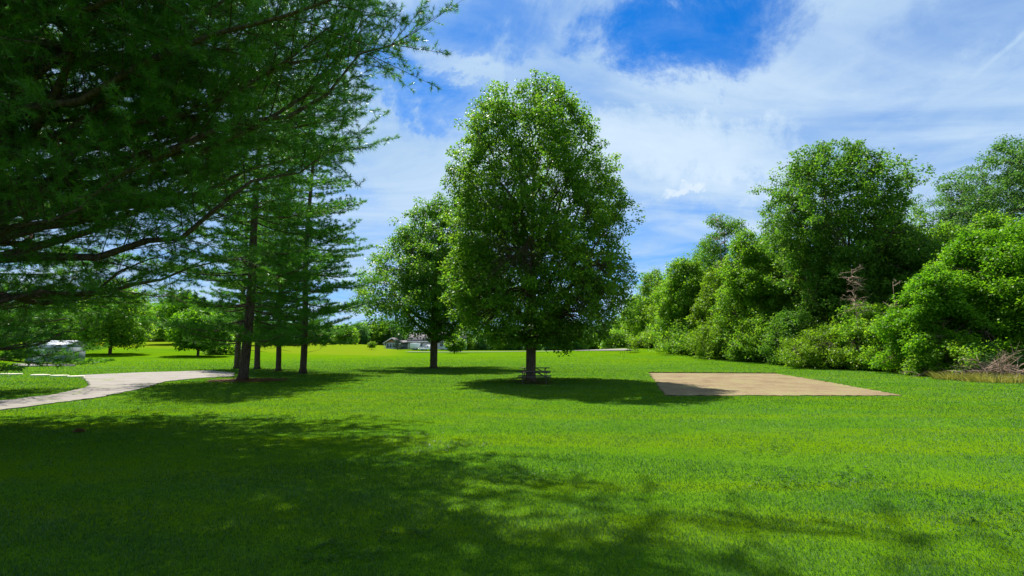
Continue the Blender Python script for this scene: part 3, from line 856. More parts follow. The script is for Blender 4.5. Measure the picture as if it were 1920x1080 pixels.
wood_tree(wt, 1762, 42, 704, 510, 78, 88, M['bright'], 'lower bright yellow-green tree leaning out over the lawn left of the brush piles', 1500, 28, 0.24, 0.58, prof=[(0, .8), (.25, 1.0), (.5, .95), (.75, .7), (.9, .45), (1, .15)], h0=0.8, gap=-0.2, rough=0.40, edge_wl=2.8)
wood_tree(wt, 1960, 41, 716, 405, 112, 65, M['bright'], 'bright yellow-green tree cut by the right edge', 1800, 32, 0.24, 0.62, h0=1.4, gap=-0.25, rough=0.30)
wood_tree(wt, 2120, 40, 716, 380, 140, 66, M['wood_mid'], 'green tree beyond the right edge of the woods', 1000, 16, 0.4, 0.8)
wood_tree(wt, 1545, 66, 678, 400, 54, 67, M['wood_mid'], 'bushy green tree overlapping the left side of the tallest woodland tree', 1400, 18, 0.34, 0.8)
wood_tree(wt, 1262, 102, 662, 520, 40, 68, M['yellow'], 'yellowish tree between the far rounded tree and the broad rounded one', 900, 16, 0.42, 0.9)
wood_tree(wt, 1450, 70, 674, 500, 40, 69, M['wood_mid'], 'lower green tree filling the gap right of the vine-clad one', 1000, 18, 0.32, 0.75)
wood_tree(wt, 1352, 82, 668, 505, 42, 84, M['yellow'], 'yellow-green tree between the broad rounded one and the vine-clad one', 1000, 16, 0.36, 0.85)
wood_tree(wt, 1728, 56, 690, 430, 60, 85, M['wood_dark'], 'dark tree peeping out above the lower bright tree', 1300, 18, 0.34, 0.8)
wood_tree(wt, 1655, 58, 684, 470, 44, 86, M['wood_dark'], 'dark bushy tree behind the bare grey sapling', 1100, 18, 0.32, 0.75)
wood_tree(wt, 1890, 56, 690, 400, 80, 87, M['wood_mid'], 'leafy green tree behind and between the two bright trees', 1500, 18, 0.34, 0.8)
# undergrowth in front of the trunks
ug = 'shrubs along the woods edge'
sh = [(0, .9), (.35, 1.0), (.65, .85), (.9, .5), (1, .2)]
for q in [
    ('shrub', 1366, 74, 678, 590, 56, 71, 'yellow', 'yellowish vine-covered shrub heap left of the vine-clad tree', 1100, 0.28),
    ('shrub', 1300, 84, 668, 604, 46, 72, 'wood_mid', 'green shrub at the left foot of the broad rounded tree', 700, 0.32),
    ('shrub', 1546, 54, 690, 618, 58, 73, 'yellow', 'low yellow-green shrub beside the sand court, pushed forward of the woods', 1100, 0.22),
    ('shrub', 1626, 52, 692, 570, 62, 74, 'wood_mid', 'green leafy shrub below the bare dead branches', 1400, 0.26),
    ('shrub', 1436, 67, 680, 585, 58, 75, 'wood_mid', 'tall leafy shrub at the foot of the vine-clad tree', 1200, 0.26),
    ('shrub', 1704, 47, 698, 590, 56, 76, 'wood_mid', 'leafy shrub between the bare dead branches and the lower bright tree', 1100, 0.26),
    ('shrub', 1790, 40, 706, 640, 60, 77, 'wood_mid', 'low dark-green shrub under the bright yellow-green tree', 900, 0.22),
    ('shrub', 1846, 38.5, 702, 648, 36, 78, 'airy', 'pale leafy shrub growing over the brush pile', 460, 0.22),
    ('shrub', 1918, 39, 706, 636, 44, 79, 'wood_mid', 'dark shrub behind the brush pile at the right edge', 650, 0.22),
    ('shrub', 1218, 104, 662, 624, 24, 80, 'yellow', 'small pale shrub on the rise near the far picnic table', 360, 0.40),
    ('shrub', 1252, 100, 660, 596, 34, 81, 'wood_mid', 'green shrub on the crest of the rise at the woods edge', 560, 0.36),
    ('shrub', 1160, 128, 655, 622, 26, 82, 'wood_mid', 'low green shrub at the left end of the woods beyond the road end', 340, 0.5),
    ('shrub', 1492, 61, 682, 580, 50, 83, 'wood_dark', 'tall dark shrub left of the low yellow-green shrub', 1100, 0.26),
    ('shrub', 1400, 71, 680, 628, 36, 91, 'yellow', 'low pale shrub between the yellowish heap and the tall leafy shrub', 520, 0.26),
    ('shrub', 1664, 50, 694, 618, 40, 92, 'wood_dark', 'dark low shrub right of the green leafy shrub', 650, 0.24),
    ('shrub', 1520, 57, 686, 640, 30, 93, 'wood_mid', 'small green shrub at the left edge of the low yellow-green one', 420, 0.22),
]:
    nm, px, Y, bp, tpx, rp_, sd, mt, lb, cl, lf = q
    wood_tree(nm, px, Y, bp, tpx, rp_, sd, M[mt], lb, cl, 16, lf, 0.5 * Y / 60 + 0.12, h0=0.25, cat='shrub', group=ug, prof=sh, limbs=9, tr=0.07, kflare=0, rough=0.5, edge_wl=1.7, gap=-0.3, wl=1.6)

# dark far side of the woods: closely packed trees behind the front row
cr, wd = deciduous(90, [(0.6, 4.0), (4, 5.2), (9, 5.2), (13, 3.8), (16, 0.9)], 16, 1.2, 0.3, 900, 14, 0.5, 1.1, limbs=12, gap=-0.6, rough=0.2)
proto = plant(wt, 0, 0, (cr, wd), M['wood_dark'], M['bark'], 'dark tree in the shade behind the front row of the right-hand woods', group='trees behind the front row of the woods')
rng = np.random.default_rng(77)
spots = []
for i in range(26):
    Y = 48 + i * 3.6
    spots.append((46 + 0.06 * (Y - 48) + rng.uniform(0, 9) - (0.10 * max(0, Y - 90)), Y, rng.uniform(0.75, 1.05)))
for i, (x, y, s_) in enumerate(spots):
    if i == 0:
        proto.location = (x, y, tz(x, y)); continue
    copy_tree(proto, (x, y, tz(x, y) - 0.05), rng.uniform(0, 6.28), s_)

# ---- the far tree lines
def far_proto(seed, H, r, leafm, prof):
    cr, wd = deciduous(seed, [(H * a, r * b) for a, b in prof], H, 1.0, 0.25, 380, 13, 0.85, 1.35, limbs=9, gap=-0.5, rough=0.25, wl=5)
    return cr, wd


FAR_L = 'green tree in the distant tree line beyond the fields'
protos = []
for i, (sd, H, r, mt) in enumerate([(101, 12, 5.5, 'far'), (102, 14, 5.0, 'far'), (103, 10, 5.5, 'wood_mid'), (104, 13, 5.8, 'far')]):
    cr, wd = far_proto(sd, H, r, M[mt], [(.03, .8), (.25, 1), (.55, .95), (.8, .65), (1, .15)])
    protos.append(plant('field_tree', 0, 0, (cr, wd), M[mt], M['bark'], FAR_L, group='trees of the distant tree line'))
used = [False] * 4
rng = np.random.default_rng(55)


def far_row(pxa, pxb, n, Ya, Yb, top_a, top_b, jit=5):
    for i in range(n):
        q = (i + rng.uniform(-.3, .3)) / max(n - 1, 1); px = pxa + (pxb - pxa) * q; Y = Ya + (Yb - Ya) * q + rng.uniform(-8, 8)
        x = x_at(px, 650, Y); zb = tz(x, Y)
        Hw = top_at(top_a + (top_b - top_a) * q + rng.normal() * jit, Y) - zb
        k = int(rng.integers(0, 4)); s_ = max(0.4, Hw / (12, 14, 10, 13)[k])
        if not used[k]:
            used[k] = True; o = protos[k]; o.location = (x, Y, zb - 0.1); o.scale = (s_,) * 3
        else:
            copy_tree(protos[k], (x, Y, zb - 0.1), rng.uniform(0, 6.28), s_)


far_row(-40, 440, 22, 165, 178, 585, 590, 7)
far_row(10, 430, 16, 190, 200, 560, 575, 8)
far_row(440, 640, 9, 215, 235, 604, 606, 4)
far_row(590, 760, 12, 262, 285, 606, 604, 4)
far_row(760, 960, 13, 290, 285, 614, 616, 4)
far_row(830, 1200, 24, 245, 215, 632, 622, 5)
far_row(960, 1210, 13, 260, 230, 614, 596, 5)
# yellow-green trees at the foot of the left hill
lone('hill_tree', 336, 645, 546, 46, 46, M['bright'], 'tall yellow-green tree behind the small round tree on the slope', 2.0, 900, 0.6, 16, 1.1, tr=0.3)
lone('hill_tree', 400, 652, 590, 30, 47, M['wood_mid'], 'green tree left of the grove trunks, before the far hill woods', 1.0, 500, 0.5, 16, 0.9, tr=0.25)
lone('shrub', 302, 641, 620, 22, 48, M['yellow'], 'pale yellow shrub at the foot of the dark hill woods', 0.4, 220, 0.5, 14, 0.8, 'shrub', 0.08)
lone('shrub', 352, 641, 618, 20, 49, M['yellow'], 'second pale shrub at the foot of the hill woods, nearer the grove', 0.4, 220, 0.5, 14, 0.8, 'shrub', 0.08)
lone('shrub', 418, 664, 640, 34, 50, M['wood_mid'], 'low dark green shrub behind the pale-trunked pine', 0.3, 340, 0.4, 14, 0.6, 'shrub', 0.08)


# ------------------------------------------------------------------ dead branches and brush
def dead_tree(name, x, y, H, r, seed, label, cat, n=26, trunk=True, mat='dead_wood', zb=None, sp=1.0, qmin=0.3, el=(0.2, 0.9)):
    rng = np.random.default_rng(seed); g = Geo()
    tops = []
    if trunk:
        zz = np.linspace(0, H, 8); tp = np.c_[np.cumsum(rng.normal(size=8) * 0.12), np.cumsum(rng.normal(size=8) * 0.12), zz]
        g.tube(tp, np.linspace(0.07, 0.012, 8), 5)
    for i in range(n):
        if trunk:
            q = rng.uniform(qmin, 1.0); b = np.array([np.interp(q * H, zz, tp[:, k]) for k in range(3)])
            L = r * rng.uniform(0.4, 1.0) * (1.1 - q * 0.5)
            az = rng.uniform(0, 6.28); d = unit(np.array([math.cos(az), math.sin(az), rng.uniform(*el)]))
        else:
            b = np.array([rng.normal() * r * 0.45, rng.normal() * r * 0.25, rng.uniform(0.05, H * 0.35)]) if n > 10 else np.array([0, 0, 0.10])
            L = r * rng.uniform(0.3, 1.1); az = rng.uniform(0, 6.28); d = unit(np.array([math.cos(az), math.sin(az) * .6, rng.uniform(-0.15, 0.75)]))
        e = b + d * L; pts = bez(b, b + d * L * 0.5 + rng.normal(size=3) * L * 0.12, e, 6)
        pts[:, 2] = np.maximum(pts[:, 2], 0.04)
        g.tube(pts, np.linspace(0.032, 0.008, 6) * sp, 4)
        for j in range(5):
            k = rng.uniform(1, 4.9); i0 = int(k); bb = pts[i0] + (pts[i0 + 1] - pts[i0]) * (k - i0)
            d2 = unit(d + rng.normal(size=3) * 0.7); l2 = L * rng.uniform(0.2, 0.45); e2 = bb + d2 * l2; e2[2] = max(e2[2], 0.03)
            g.sticks([bb], [e2], 0.014 * sp, 0.005 * sp)
    o = g.obj(name, M[mat]); o.location = (x, y, tz(x, y) if zb is None else zb)
    return tag(o, label, cat)


x, y = x_at(1612, 600, 50), 50
dead_tree('dead_tree', x, y, top_at(505, y), 2.3, 3, 'bare reddish dead branches in front of the tallest woodland tree', 'dead tree', 46, sp=0.8, qmin=0.5, el=(-0.5, 0.9))
x, y = x_at(1684, 600, 44.5), 44.5
dead_tree('dead_tree', x, y, top_at(528, y), 1.6, 9, 'bare grey dead sapling between the tallest woodland tree and the bright one', 'dead tree', 14, sp=1.2)
x, y = x_at(1336, 420, 88), 86
dead_tree('dead_tree', x, y, top_at(428, y), 2.6, 12, 'bare dead treetop poking above the woods against the sky', 'dead tree', 18, sp=2.4)
x, y = x_at(1888, 706, 36.2), 36.2
dead_tree('brush_pile', x, y, 2.3, 2.3, 21, 'pile of cut brown branches under the pale shrub near the right edge', 'brush pile', 80, False)
x, y = x_at(1832, 704, 36.8), 36.8
dead_tree('brush_pile', x, y, 1.6, 1.1, 22, 'smaller grey pile of thin twigs beside the brown brush pile', 'brush pile', 60, False, 'grey_bark')
x, y = x_at(1726, 688, 40.0), 40.0
dead_tree('fallen_branch', x, y, 0.9, 1.5, 23, 'fallen bare branch lying at the woods edge under the bright tree', 'branch', 7, False)


def tuft(name, x, y, n, rad, h, seed, mat, label, cat='grass', wdt=0.02):
    rng = np.random.default_rng(seed); a = rng.uniform(0, 6.28, n); q = rad * np.sqrt(rng.uniform(0, 1, n))
    c = np.c_[np.cos(a) * q, np.sin(a) * q, np.zeros(n)]
    d = unit(np.c_[np.cos(a) * 0.5, np.sin(a) * 0.5, np.full(n, 1.0)] + rng.normal(size=(n, 3)) * 0.25); l = h * rng.uniform(0.5, 1.1, n)
    sd = unit(np.cross(d, rng.normal(size=(n, 3)))) * wdt / 2
    m1 = c + d * (l * 0.6)[:, None]; tip = m1 + unit(d + np.c_[np.cos(a), np.sin(a), -0.3 * np.ones(n)] * 0.7) * (l * 0.45)[:, None]
    v = np.stack([c - sd, c + sd, m1 + sd * .8, m1 - sd * .8, tip], 1).reshape(-1, 3)
    b = np.arange(n)[:, None] * 5
    g = Geo(); rn = np.repeat(rng.uniform(0, 1, n), 5)
    g.add(v, b + np.array([[0, 1, 2, 3]]), rn); g.f.append(b + np.array([[3, 2, 4]]))
    o = g.obj(name, mat); o.location = (x, y, tz(x, y))
    return tag(o, label, cat)


for i, (px, py, n, rd, h, mt, lb) in enumerate([
        (1800, 712, 700, 1.5, 0.75, 'straw', 'tuft of dry yellow grass left of the brush piles at the woods edge'),
        (1862, 716, 800, 1.7, 0.65, 'straw', 'long straw-coloured grass in front of the brush piles'),
        (1915, 714, 500, 1.2, 0.70, 'straw', 'straw-coloured grass clump at the right edge below the brush pile'),
        (1742, 704, 500, 1.0, 0.70, 'grass', 'tall green weeds at the woods edge left of the dry grass'),
        (1690, 698, 400, 1.0, 0.55, 'straw', 'pale weed tuft by the fallen branch')]):
    x, y = ground_at(px, py)
    tuft('tall_grass', x, y, n, rd, h, 200 + i, M[mt], lb, wdt=0.03)


# ------------------------------------------------------------------ picnic tables
def picnic_table(x, y, rz, label, L=1.9, group='picnic tables'):
    o = empty('picnic_table', (x, y, tz(x, y)), rz)
    g = Geo()
    for i in range(5): g.box((0, -0.30 + i * 0.15, 0.745), (L, 0.138, 0.05), bev=0.008)
    g.obj('tabletop', M['table_wood'], o)
    for s_ in (-1, 1):
        g = Geo()
        for i in (0, 1): g.box((0, s_ * (0.66 + i * 0.145), 0.435), (L, 0.135, 0.05), bev=0.008)
        g.obj('seat', M['table_wood'], o)
    for s_ in (-1, 1):
        xe = s_ * (L / 2 - 0.30)
        for q in (-1, 1):
            g = Geo()
            a = math.atan2(0.40, 0.725)
            g.box((xe, q * 0.475, 0.36), (0.042, 0.09, 0.86), rx=q * a, bev=0.006)
            g.obj('leg', M['table_wood'], o)
        g = Geo(); g.box((xe + s_ * 0.045, 0, 0.70), (0.04, 0.70, 0.045)); g.box((xe + s_ * 0.045, 0, 0.392), (0.04, 1.58, 0.045))
        g.obj('cross_rail', M['table_wood'], o)
        g = Geo(); p0 = np.array([xe - s_ * 0.03, 0.02, 0.40]); p1 = np.array([s_ * 0.10, 0.02, 0.71])
        g.box((p0 + p1) / 2, (np.linalg.norm(p1 - p0), 0.04, 0.07), ry=-math.atan2(p1[2] - p0[2], p1[0] - p0[0]))
        g.obj('brace', M['table_wood'], o)
    return tag(o, label, 'picnic table', group)


picnic_table(x_at(1002, 712, 32.2), 32.2, R(-3), 'weathered picnic table on the near side of the tallest tree trunk', 2.05)
picnic_table(x_at(1003, 705, 37.6), 37.6, R(2), 'weathered picnic table on the far side of the tallest tree trunk', 2.1)
px_ = ground_at(1186, 661)
picnic_table(px_[0], px_[1], R(14), 'distant dark picnic table at the left end of the woods', 2.1)
for i, (px, lb) in enumerate(((1163, 'leftmost short dark stake in the lawn beside the distant picnic table'), (1167, 'middle short dark stake of three beside the distant picnic table'), (1171, 'short dark stake nearest the distant picnic table'))):
    x, y = ground_at(px, 663.5 - i * 0.4)
    g = Geo(); g.tube([(0, 0, -0.05), (0, 0, 0.36), (0.0, 0, 0.52)], [0.035, 0.032, 0.028], 7); g.tube([(-0.01, 0, 0.50), (0.0, 0, 0.55)], [0.045, 0.035], 7)
    o = g.obj('stake', M['table_wood']); o.location = (x, y, tz(x, y)); tag(o, lb, 'stake', 'short stakes on the lawn')

# ------------------------------------------------------------------ stepping slabs by the path
for i, (px, py, wpx, lb) in enumerate([(142, 707.2, 32, 'pale stepping slab nearest the path'), (112, 705.8, 34, 'second pale stepping slab from the path'), (75, 704.4, 37, 'third pale stepping slab from the path'),
                                       (29, 702.6, 24, 'fourth pale stepping slab from the path'), (7, 702.6, 15, 'pale stepping slab at the left edge')]):
    x, y = ground_at(px, py); g = Geo(); rg = np.random.default_rng(300 + i)
    L = wpx / 960 * y
    pts = [(math.cos(a) * L / 2 * (0.92 + 0.08 * rg.uniform(-1, 1)) * (abs(math.cos(a)) ** -0.12 if abs(math.cos(a)) > .2 else 1), math.sin(a) * 0.42 * (0.95 + 0.08 * rg.uniform(-1, 1))) for a in np.linspace(0, 6.283, 14, endpoint=False)]
    n = len(pts); lo = np.array([(a, b, -0.03) for a, b in pts]); md = np.array([(a, b, 0.075) for a, b in pts]); hi = np.array([(a * .96, b * .92, 0.10) for a, b in pts])
    g.add(np.concatenate([lo, md, hi]), [(j * n + k, j * n + (k + 1) % n, (j + 1) * n + (k + 1) % n, (j + 1) * n + k) for j in (0, 1) for k in range(n)])
    g.f.append(np.array([list(range(2 * n, 3 * n))]))
    o = g.obj('stepping_slab', M['slab']); o.location = (x, y, tz(x, y)); o.rotation_euler = (0, 0, R(-6)); tag(o, lb, 'stone slab', 'stepping slabs beside the path')


# ------------------------------------------------------------------ buildings
def window(parent, c, wd, ht, rz=0.0, ny=-1, mull=True):
    """window facing -y of the building"""
    f = Geo(); t_ = 0.07
    for a, b in (((0, 0, ht / 2), (wd + 2 * t_, 0.07, t_)), ((0, 0, -ht / 2), (wd + 2 * t_, 0.09, t_)), ((-wd / 2 - t_ / 2, 0, 0), (t_, 0.06, ht - t_)), ((wd / 2 + t_ / 2, 0, 0), (t_, 0.06, ht - t_))):
        f.box((a[0] + c[0], c[1] + ny * 0.035, a[2] + c[2]), b)
    if mull: f.box((c[0], c[1] + ny * 0.03, c[2]), (0.05, 0.05, ht - t_))
    fo = f.obj('window', M['trim'], parent)
    g = Geo(); g.box((c[0], c[1] + ny * 0.012, c[2]), (wd, 0.02, ht - t_)); g.obj('pane', M['glass'], fo)
    return fo


def siding(g, x0, x1, y, z0, z1, thick=0.12, n=None):
    n = n or int((z1 - z0) / 0.22)
    for i in range(n):
        a = z0 + (z1 - z0) * i / n; b = z0 + (z1 - z0) * (i + 1) / n
        g.box(((x0 + x1) / 2, y - 0.012 * (i % 2), (a + b) / 2), (x1 - x0, thick, b - a - 0.012))


HY = 200.0
hx0 = x_at(720, 655, HY); hz = tz(hx0 + 6, HY)
house = empty('farm_house', (hx0, HY, hz))
tag(house, 'pale blue-grey house with gabled porch and purple-grey roof beyond the lawn', 'house')
g = Geo()   # main block walls (x 9..30, y 2..12) and porch block (x 0..6)
siding(g, 9.0, 31.0, 2.0, 0.0, 3.0); siding(g, 9.0, 31.0, 12.0, 0, 3.0)
for xx in (9.06, 30.94): g.box((xx, 7, 1.5), (0.12, 9.85, 3.0))
g.prism([(2.06, 3.0), (11.94, 3.0), (7, 6.5)], 0.12, (9.06, 0, 0), axis='x'); g.prism([(2.06, 3.0), (11.94, 3.0), (7, 6.5)], 0.12, (30.94, 0, 0), axis='x')
siding(g, 0.6, 5.6, 0.0, 0, 2.6); g.box((0.66, 3.1, 1.3), (0.12, 6.0, 2.6)); g.box((5.54, 3.1, 1.3), (0.12, 6.0, 2.6)); g.box((7.2, 6.0, 1.4), (3.6, 0.12, 2.8))
g.obj('wall', M['siding'], house)
g = Geo(); g.prism([(0.3, 2.64), (5.9, 2.64), (3.1, 4.35)], 0.10, (0, -0.02, 0)); g.obj('gable', M['gable_wood'], house)
g = Geo()
a = math.atan2(3.5, 5.0)
for s_ in (-1, 1):
    L = math.hypot(5.9, 5.9 * math.tan(a)); g.box((20.0, 7 + s_ * 2.95, 6.68 - 2.95 * math.tan(a)), (23.2, L, 0.14), rx=-s_ * a)
a = math.atan2(1.75, 2.9)
for s_ in (-1, 1):
    L = 3.45 / math.cos(a); g.box((3.1 + s_ * 1.72, 2.8, 4.50 - 1.72 * math.tan(a)), (L, 7.2, 0.12), ry=s_ * a)
g.box((7.4, 5.2, 3.0), (4.6, 3.6, 0.12), rx=0.25)
rf = g.obj('roof', M['shingle'], house)
g = Geo(); g.box((16, 8.6, 6.4), (0.9, 0.7, 1.8)); g.box((16, 8.6, 7.35), (1.05, 0.85, 0.12)); g.obj('chimney', M['gable_wood'], rf)
g = Geo(); g.box((20, 1.05, 2.92), (23.2, 0.06, 0.2)); g.box((3.1, -0.88, 2.70), (0.12, 0.04, 0.1))
for s_ in (-1, 1): g.box((3.1 + s_ * 1.72, -0.84, 4.34 - 1.72 * math.tan(a)), (3.45 / math.cos(a), 0.05, 0.2), ry=s_ * a)
g.obj('fascia', M['trim'], house)
for xx in (1.45, 2.55, 3.65, 4.75): window(house, (xx, -0.075, 1.45), 0.72, 1.5, mull=False)
for xx in (10.8, 14, 22, 27): window(house, (xx, 1.93, 1.7), 1.1, 1.2)
for xx in (0.2, 6.0):
    g = Geo(); g.box((xx, -0.7, 1.32), (0.16, 0.16, 2.6)); g.box((xx, -0.7, 0.06), (0.26, 0.26, 0.12)); g.obj('porch_post', M['trim'], house)
g = Geo(); g.box((18, 1.93, 1.05), (1.0, 0.06, 2.1)); d_ = g.obj('door', M['trim'], house)
g = Geo(); g.tube([(18.35, 1.86, 1.0), (18.35, 1.80, 1.0)], 0.04, 6); g.obj('handle', M['dark_metal'], d_)
g = Geo(); g.box((9.0, 1.88, 1.5), (0.2, 0.2, 3.0)); g.obj('corner_board', M['trim'], house)

# blue spruce in front of the house
cr, wd, _ = conifer(61, 6.6, 0.3, 0.14, [(0.2, 1.9), (1.2, 2.2), (3, 1.7), (5, 0.9), (6.6, 0.1)], 0.42, 6, 0.24, 12, 0.20, 0.06, rise=0.05, tip_up=0.1, side=0.4, sub=(1.0,))
x = x_at(746, 655, 190)
plant('spruce_tree', x, 190, (cr, wd), M['spruce'], M['bark'], 'blue-grey spruce in front of the pale house')

# left-hand shed behind the pine boughs
bx, by = ground_at(76, 679.5)
shed = empty('garden_shed', (bx - 0.6, by + 3.0, tz(bx, by)), R(3)); shed.scale = (0.78, 0.78, 0.9)
tag(shed, 'pale shed with light roof partly hidden by near pine boughs at left', 'shed')
g = Geo(); siding(g, -3.4, 3.4, -2.4, 0, 2.3); siding(g, -3.4, 3.4, 2.4, 0, 2.3)
for s_ in (-1, 1): g.box((s_ * 3.34, 0, 1.15), (0.12, 4.66, 2.3)); g.prism([(-2.34, 2.3), (2.34, 2.3), (0, 3.25)], 0.12, (s_ * 3.34, 0, 0), axis='x')
g.obj('wall', M['grey_siding'], shed)
g = Geo(); a = math.atan2(0.95, 2.4)
for s_ in (-1, 1): g.box((0, s_ * 1.38, 3.36 - 1.38 * math.tan(a)), (7.3, 2.82 / math.cos(a), 0.08), rx=-s_ * a)
g.obj('roof', M['metal_roof'], shed)
g = Geo(); g.box((-1.0, -2.49, 1.02), (1.9, 0.06, 2.04)); d_ = g.obj('door', M['trim'], shed)
g = Geo(); g.tube([(-0.2, -2.53, 1.0), (-0.2, -2.60, 1.0)], 0.035, 6); g.obj('handle', M['dark_metal'], d_)
window(shed, (1.6, -2.475, 1.35), 0.9, 0.8)
pad = px_poly([(26, 688), (142, 686.5), (128, 682), (24, 682)])
zp_ = max(tz(*q) for q in pad) + 0.03
tag(flat_sheet('gravel_pad', rough_edge(pad, np.random.default_rng(2), 0.6, 0.08), zp_, M['gravel'], 0.25), kind='structure')


# ------------------------------------------------------------------ vehicles by the house
def wheel(parent, x, y, r=0.36, wd=0.24):
    o = Geo(); a = np.linspace(0, 6.283, 20, endpoint=False)
    o.tube([(x, y - wd / 2, r), (x, y - wd / 2 + 0.03, r), (x, y + wd / 2 - 0.03, r), (x, y + wd / 2, r)], [r * 0.9, r, r, r * 0.9], 20)
    w_ = o.obj('wheel', M['rubber'], parent, smooth=False)
    g = Geo(); g.tube([(x, y - wd / 2 - 0.012, r), (x, y + wd / 2 + 0.012, r)], r * 0.58, 14); g.obj('rim', M['chrome'], w_)


VY = 196.0
tx0 = x_at(770, 655, VY); zt_ = tz(tx0, VY)
tr_ = empty('box_trailer', (tx0 + 1.7, VY, zt_)); tag(tr_, 'white box trailer parked by the pale house', 'trailer')
g = Geo(); g.box((0, 0, 1.62), (3.5, 2.2, 2.1), bev=0.08); g.obj('body', M['white_paint'], tr_)
g = Geo(); g.box((0, 0, 0.50), (3.5, 2.0, 0.14)); g.box((2.2, 0, 0.5), (1.0, 0.1, 0.1)); g.obj('chassis', M['dark_metal'], tr_)
for xx in (-0.5, 0.4):
    for yy in (-0.95, 0.95): wheel(tr_, xx, yy, 0.36, 0.22)
g = Geo(); g.box((0, -1.07, 0.88), (1.8, 0.16, 0.1)); g.obj('mudguard', M['chrome'], tr_)


def side_body(parent, outline, wd, mat, name='body'):
    g = Geo(); g.prism(outline, wd); return g.obj(name, mat, parent)


def pickup(x, y, label):
    o = empty('pickup_truck', (x, y, tz(x, y)))
    tag(o, label, 'truck')
    side_body(o, [(-2.6, 0.45), (-2.65, 0.75), (-2.55, 1.02), (-1.1, 1.12), (-0.35, 1.18), (2.6, 1.15), (2.62, 0.5)], 1.86, M['white_paint'])
    side_body(o, [(-1.15, 1.12), (-0.45, 1.76), (0.75, 1.80), (1.0, 1.14)], 1.66, M['white_paint'], 'cab')
    g = Geo(); g.prism([(-0.98, 1.2), (-0.42, 1.70), (0.10, 1.72), (0.10, 1.2)], 1.70); g.prism([(0.18, 1.2), (0.18, 1.72), (0.68, 1.74), (0.86, 1.2)], 1.70); g.obj('window', M['glass'], o)
    g = Geo(); g.box((-0.86, 0, 1.47), (0.02, 1.5, 0.62), ry=R(47)); g.obj('windscreen', M['glass'], o)
    for xx in (-1.65, 1.55):
        for yy in (-0.82, 0.82): wheel(o, xx, yy, 0.38)
    for yy in (-0.7, 0.7):
        g = Geo(); g.box((-2.61, yy, 0.86), (0.08, 0.36, 0.18), bev=0.02); g.obj('headlight', M['chrome'], o)
        g = Geo(); g.box((2.62, yy, 0.9), (0.06, 0.16, 0.34)); g.obj('tail_light', M['red_lens'], o)
    g = Geo(); g.box((-2.68, 0, 0.52), (0.14, 1.86, 0.2), bev=0.03); g.obj('bumper', M['chrome'], o)
    g = Geo(); g.box((1.78, 0, 1.175), (1.5, 1.5, 0.02)); g.obj('bed_liner', M['dark_metal'], o)
    return o


def van(x, y, label):
    o = empty('delivery_van', (x, y, tz(x, y)))
    tag(o, label, 'van')
    side_body(o, [(-2.7, 0.45), (-2.72, 1.0), (-1.9, 1.25), (-1.2, 2.15), (-0.9, 2.3), (2.5, 2.3), (2.6, 2.1), (2.6, 0.45)], 1.95, M['white_paint'])
    g = Geo(); g.prism([(-1.7, 1.32), (-1.15, 2.05), (-0.45, 2.05), (-0.45, 1.32)], 1.99); g.obj('window', M['glass'], o)
    g = Geo(); g.box((-1.60, 0, 1.70), (0.02, 1.7, 1.0), ry=R(37)); g.obj('windscreen', M['glass'], o)
    for xx in (-1.75, 1.6):
        for yy in (-0.86, 0.86): wheel(o, xx, yy, 0.36)
    for yy in (-0.75, 0.75):
        g = Geo(); g.box((-2.71, yy, 0.92), (0.08, 0.3, 0.22), bev=0.02); g.obj('headlight', M['chrome'], o)
    g = Geo(); g.box((-2.75, 0, 0.52), (0.12, 1.9, 0.2)); g.obj('bumper', M['dark_metal'], o)
    return o


pickup(x_at(800, 656, 193), 193, 'white pickup truck beside the box trailer')
van(x_at(806, 656, 199), 199.5, 'white van behind the pickup truck by the house')

# ------------------------------------------------------------------ small things on the lawn
x, y = ground_at(148, 811)
rg = np.random.default_rng(9); n = 420; a = rg.uniform(0, 6.28, n); q = 0.11 * np.sqrt(rg.uniform(0, 1, n))
c = np.c_[np.cos(a) * q, np.sin(a) * q * 0.7, 0.02 + 0.05 * (1 - q / 0.11) + rg.uniform(0, 0.02, n)]
g = Geo(); g.leaves(c, unit(rg.normal(size=(n, 3)) * np.array([1, 1, .35])), unit(rg.normal(size=(n, 3)) * .4 + np.array([0, 0, 1])), rg.uniform(0.05, 0.10, n), 0.012, rg.uniform(0, 1, n))
o = g.obj('needle_clump', M['brown_needle']); o.location = (x, y, 0); tag(o, 'small clump of brown dead pine needles lying on the sunlit lawn', 'needle clump')
# bed of fallen needles round the thick pine
px0, py0 = x_at(455, 710, 35.0), 35.0
rg = np.random.default_rng(10); n = 7000; a = rg.uniform(0, 6.28, n); q = 1.9 * rg.uniform(0, 1, n) ** 0.75
c = np.c_[px0 + np.cos(a) * q * 1.35 + 0.4, py0 + np.sin(a) * q, 0.015 + rg.uniform(0, 0.07, n) * np.exp(-q)]
g = Geo(); g.leaves(c, unit(rg.normal(size=(n, 3)) * np.array([1, 1, .25])), unit(rg.normal(size=(n, 3)) * .3 + np.array([0, 0, 1])), rg.uniform(0.08, 0.2, n), 0.03, rg.uniform(0, 1, n))
tag(g.obj('fallen_needles', M['brown_needle']), 'brown fallen needles spread around the thick pine trunk', 'needles', kind='stuff')


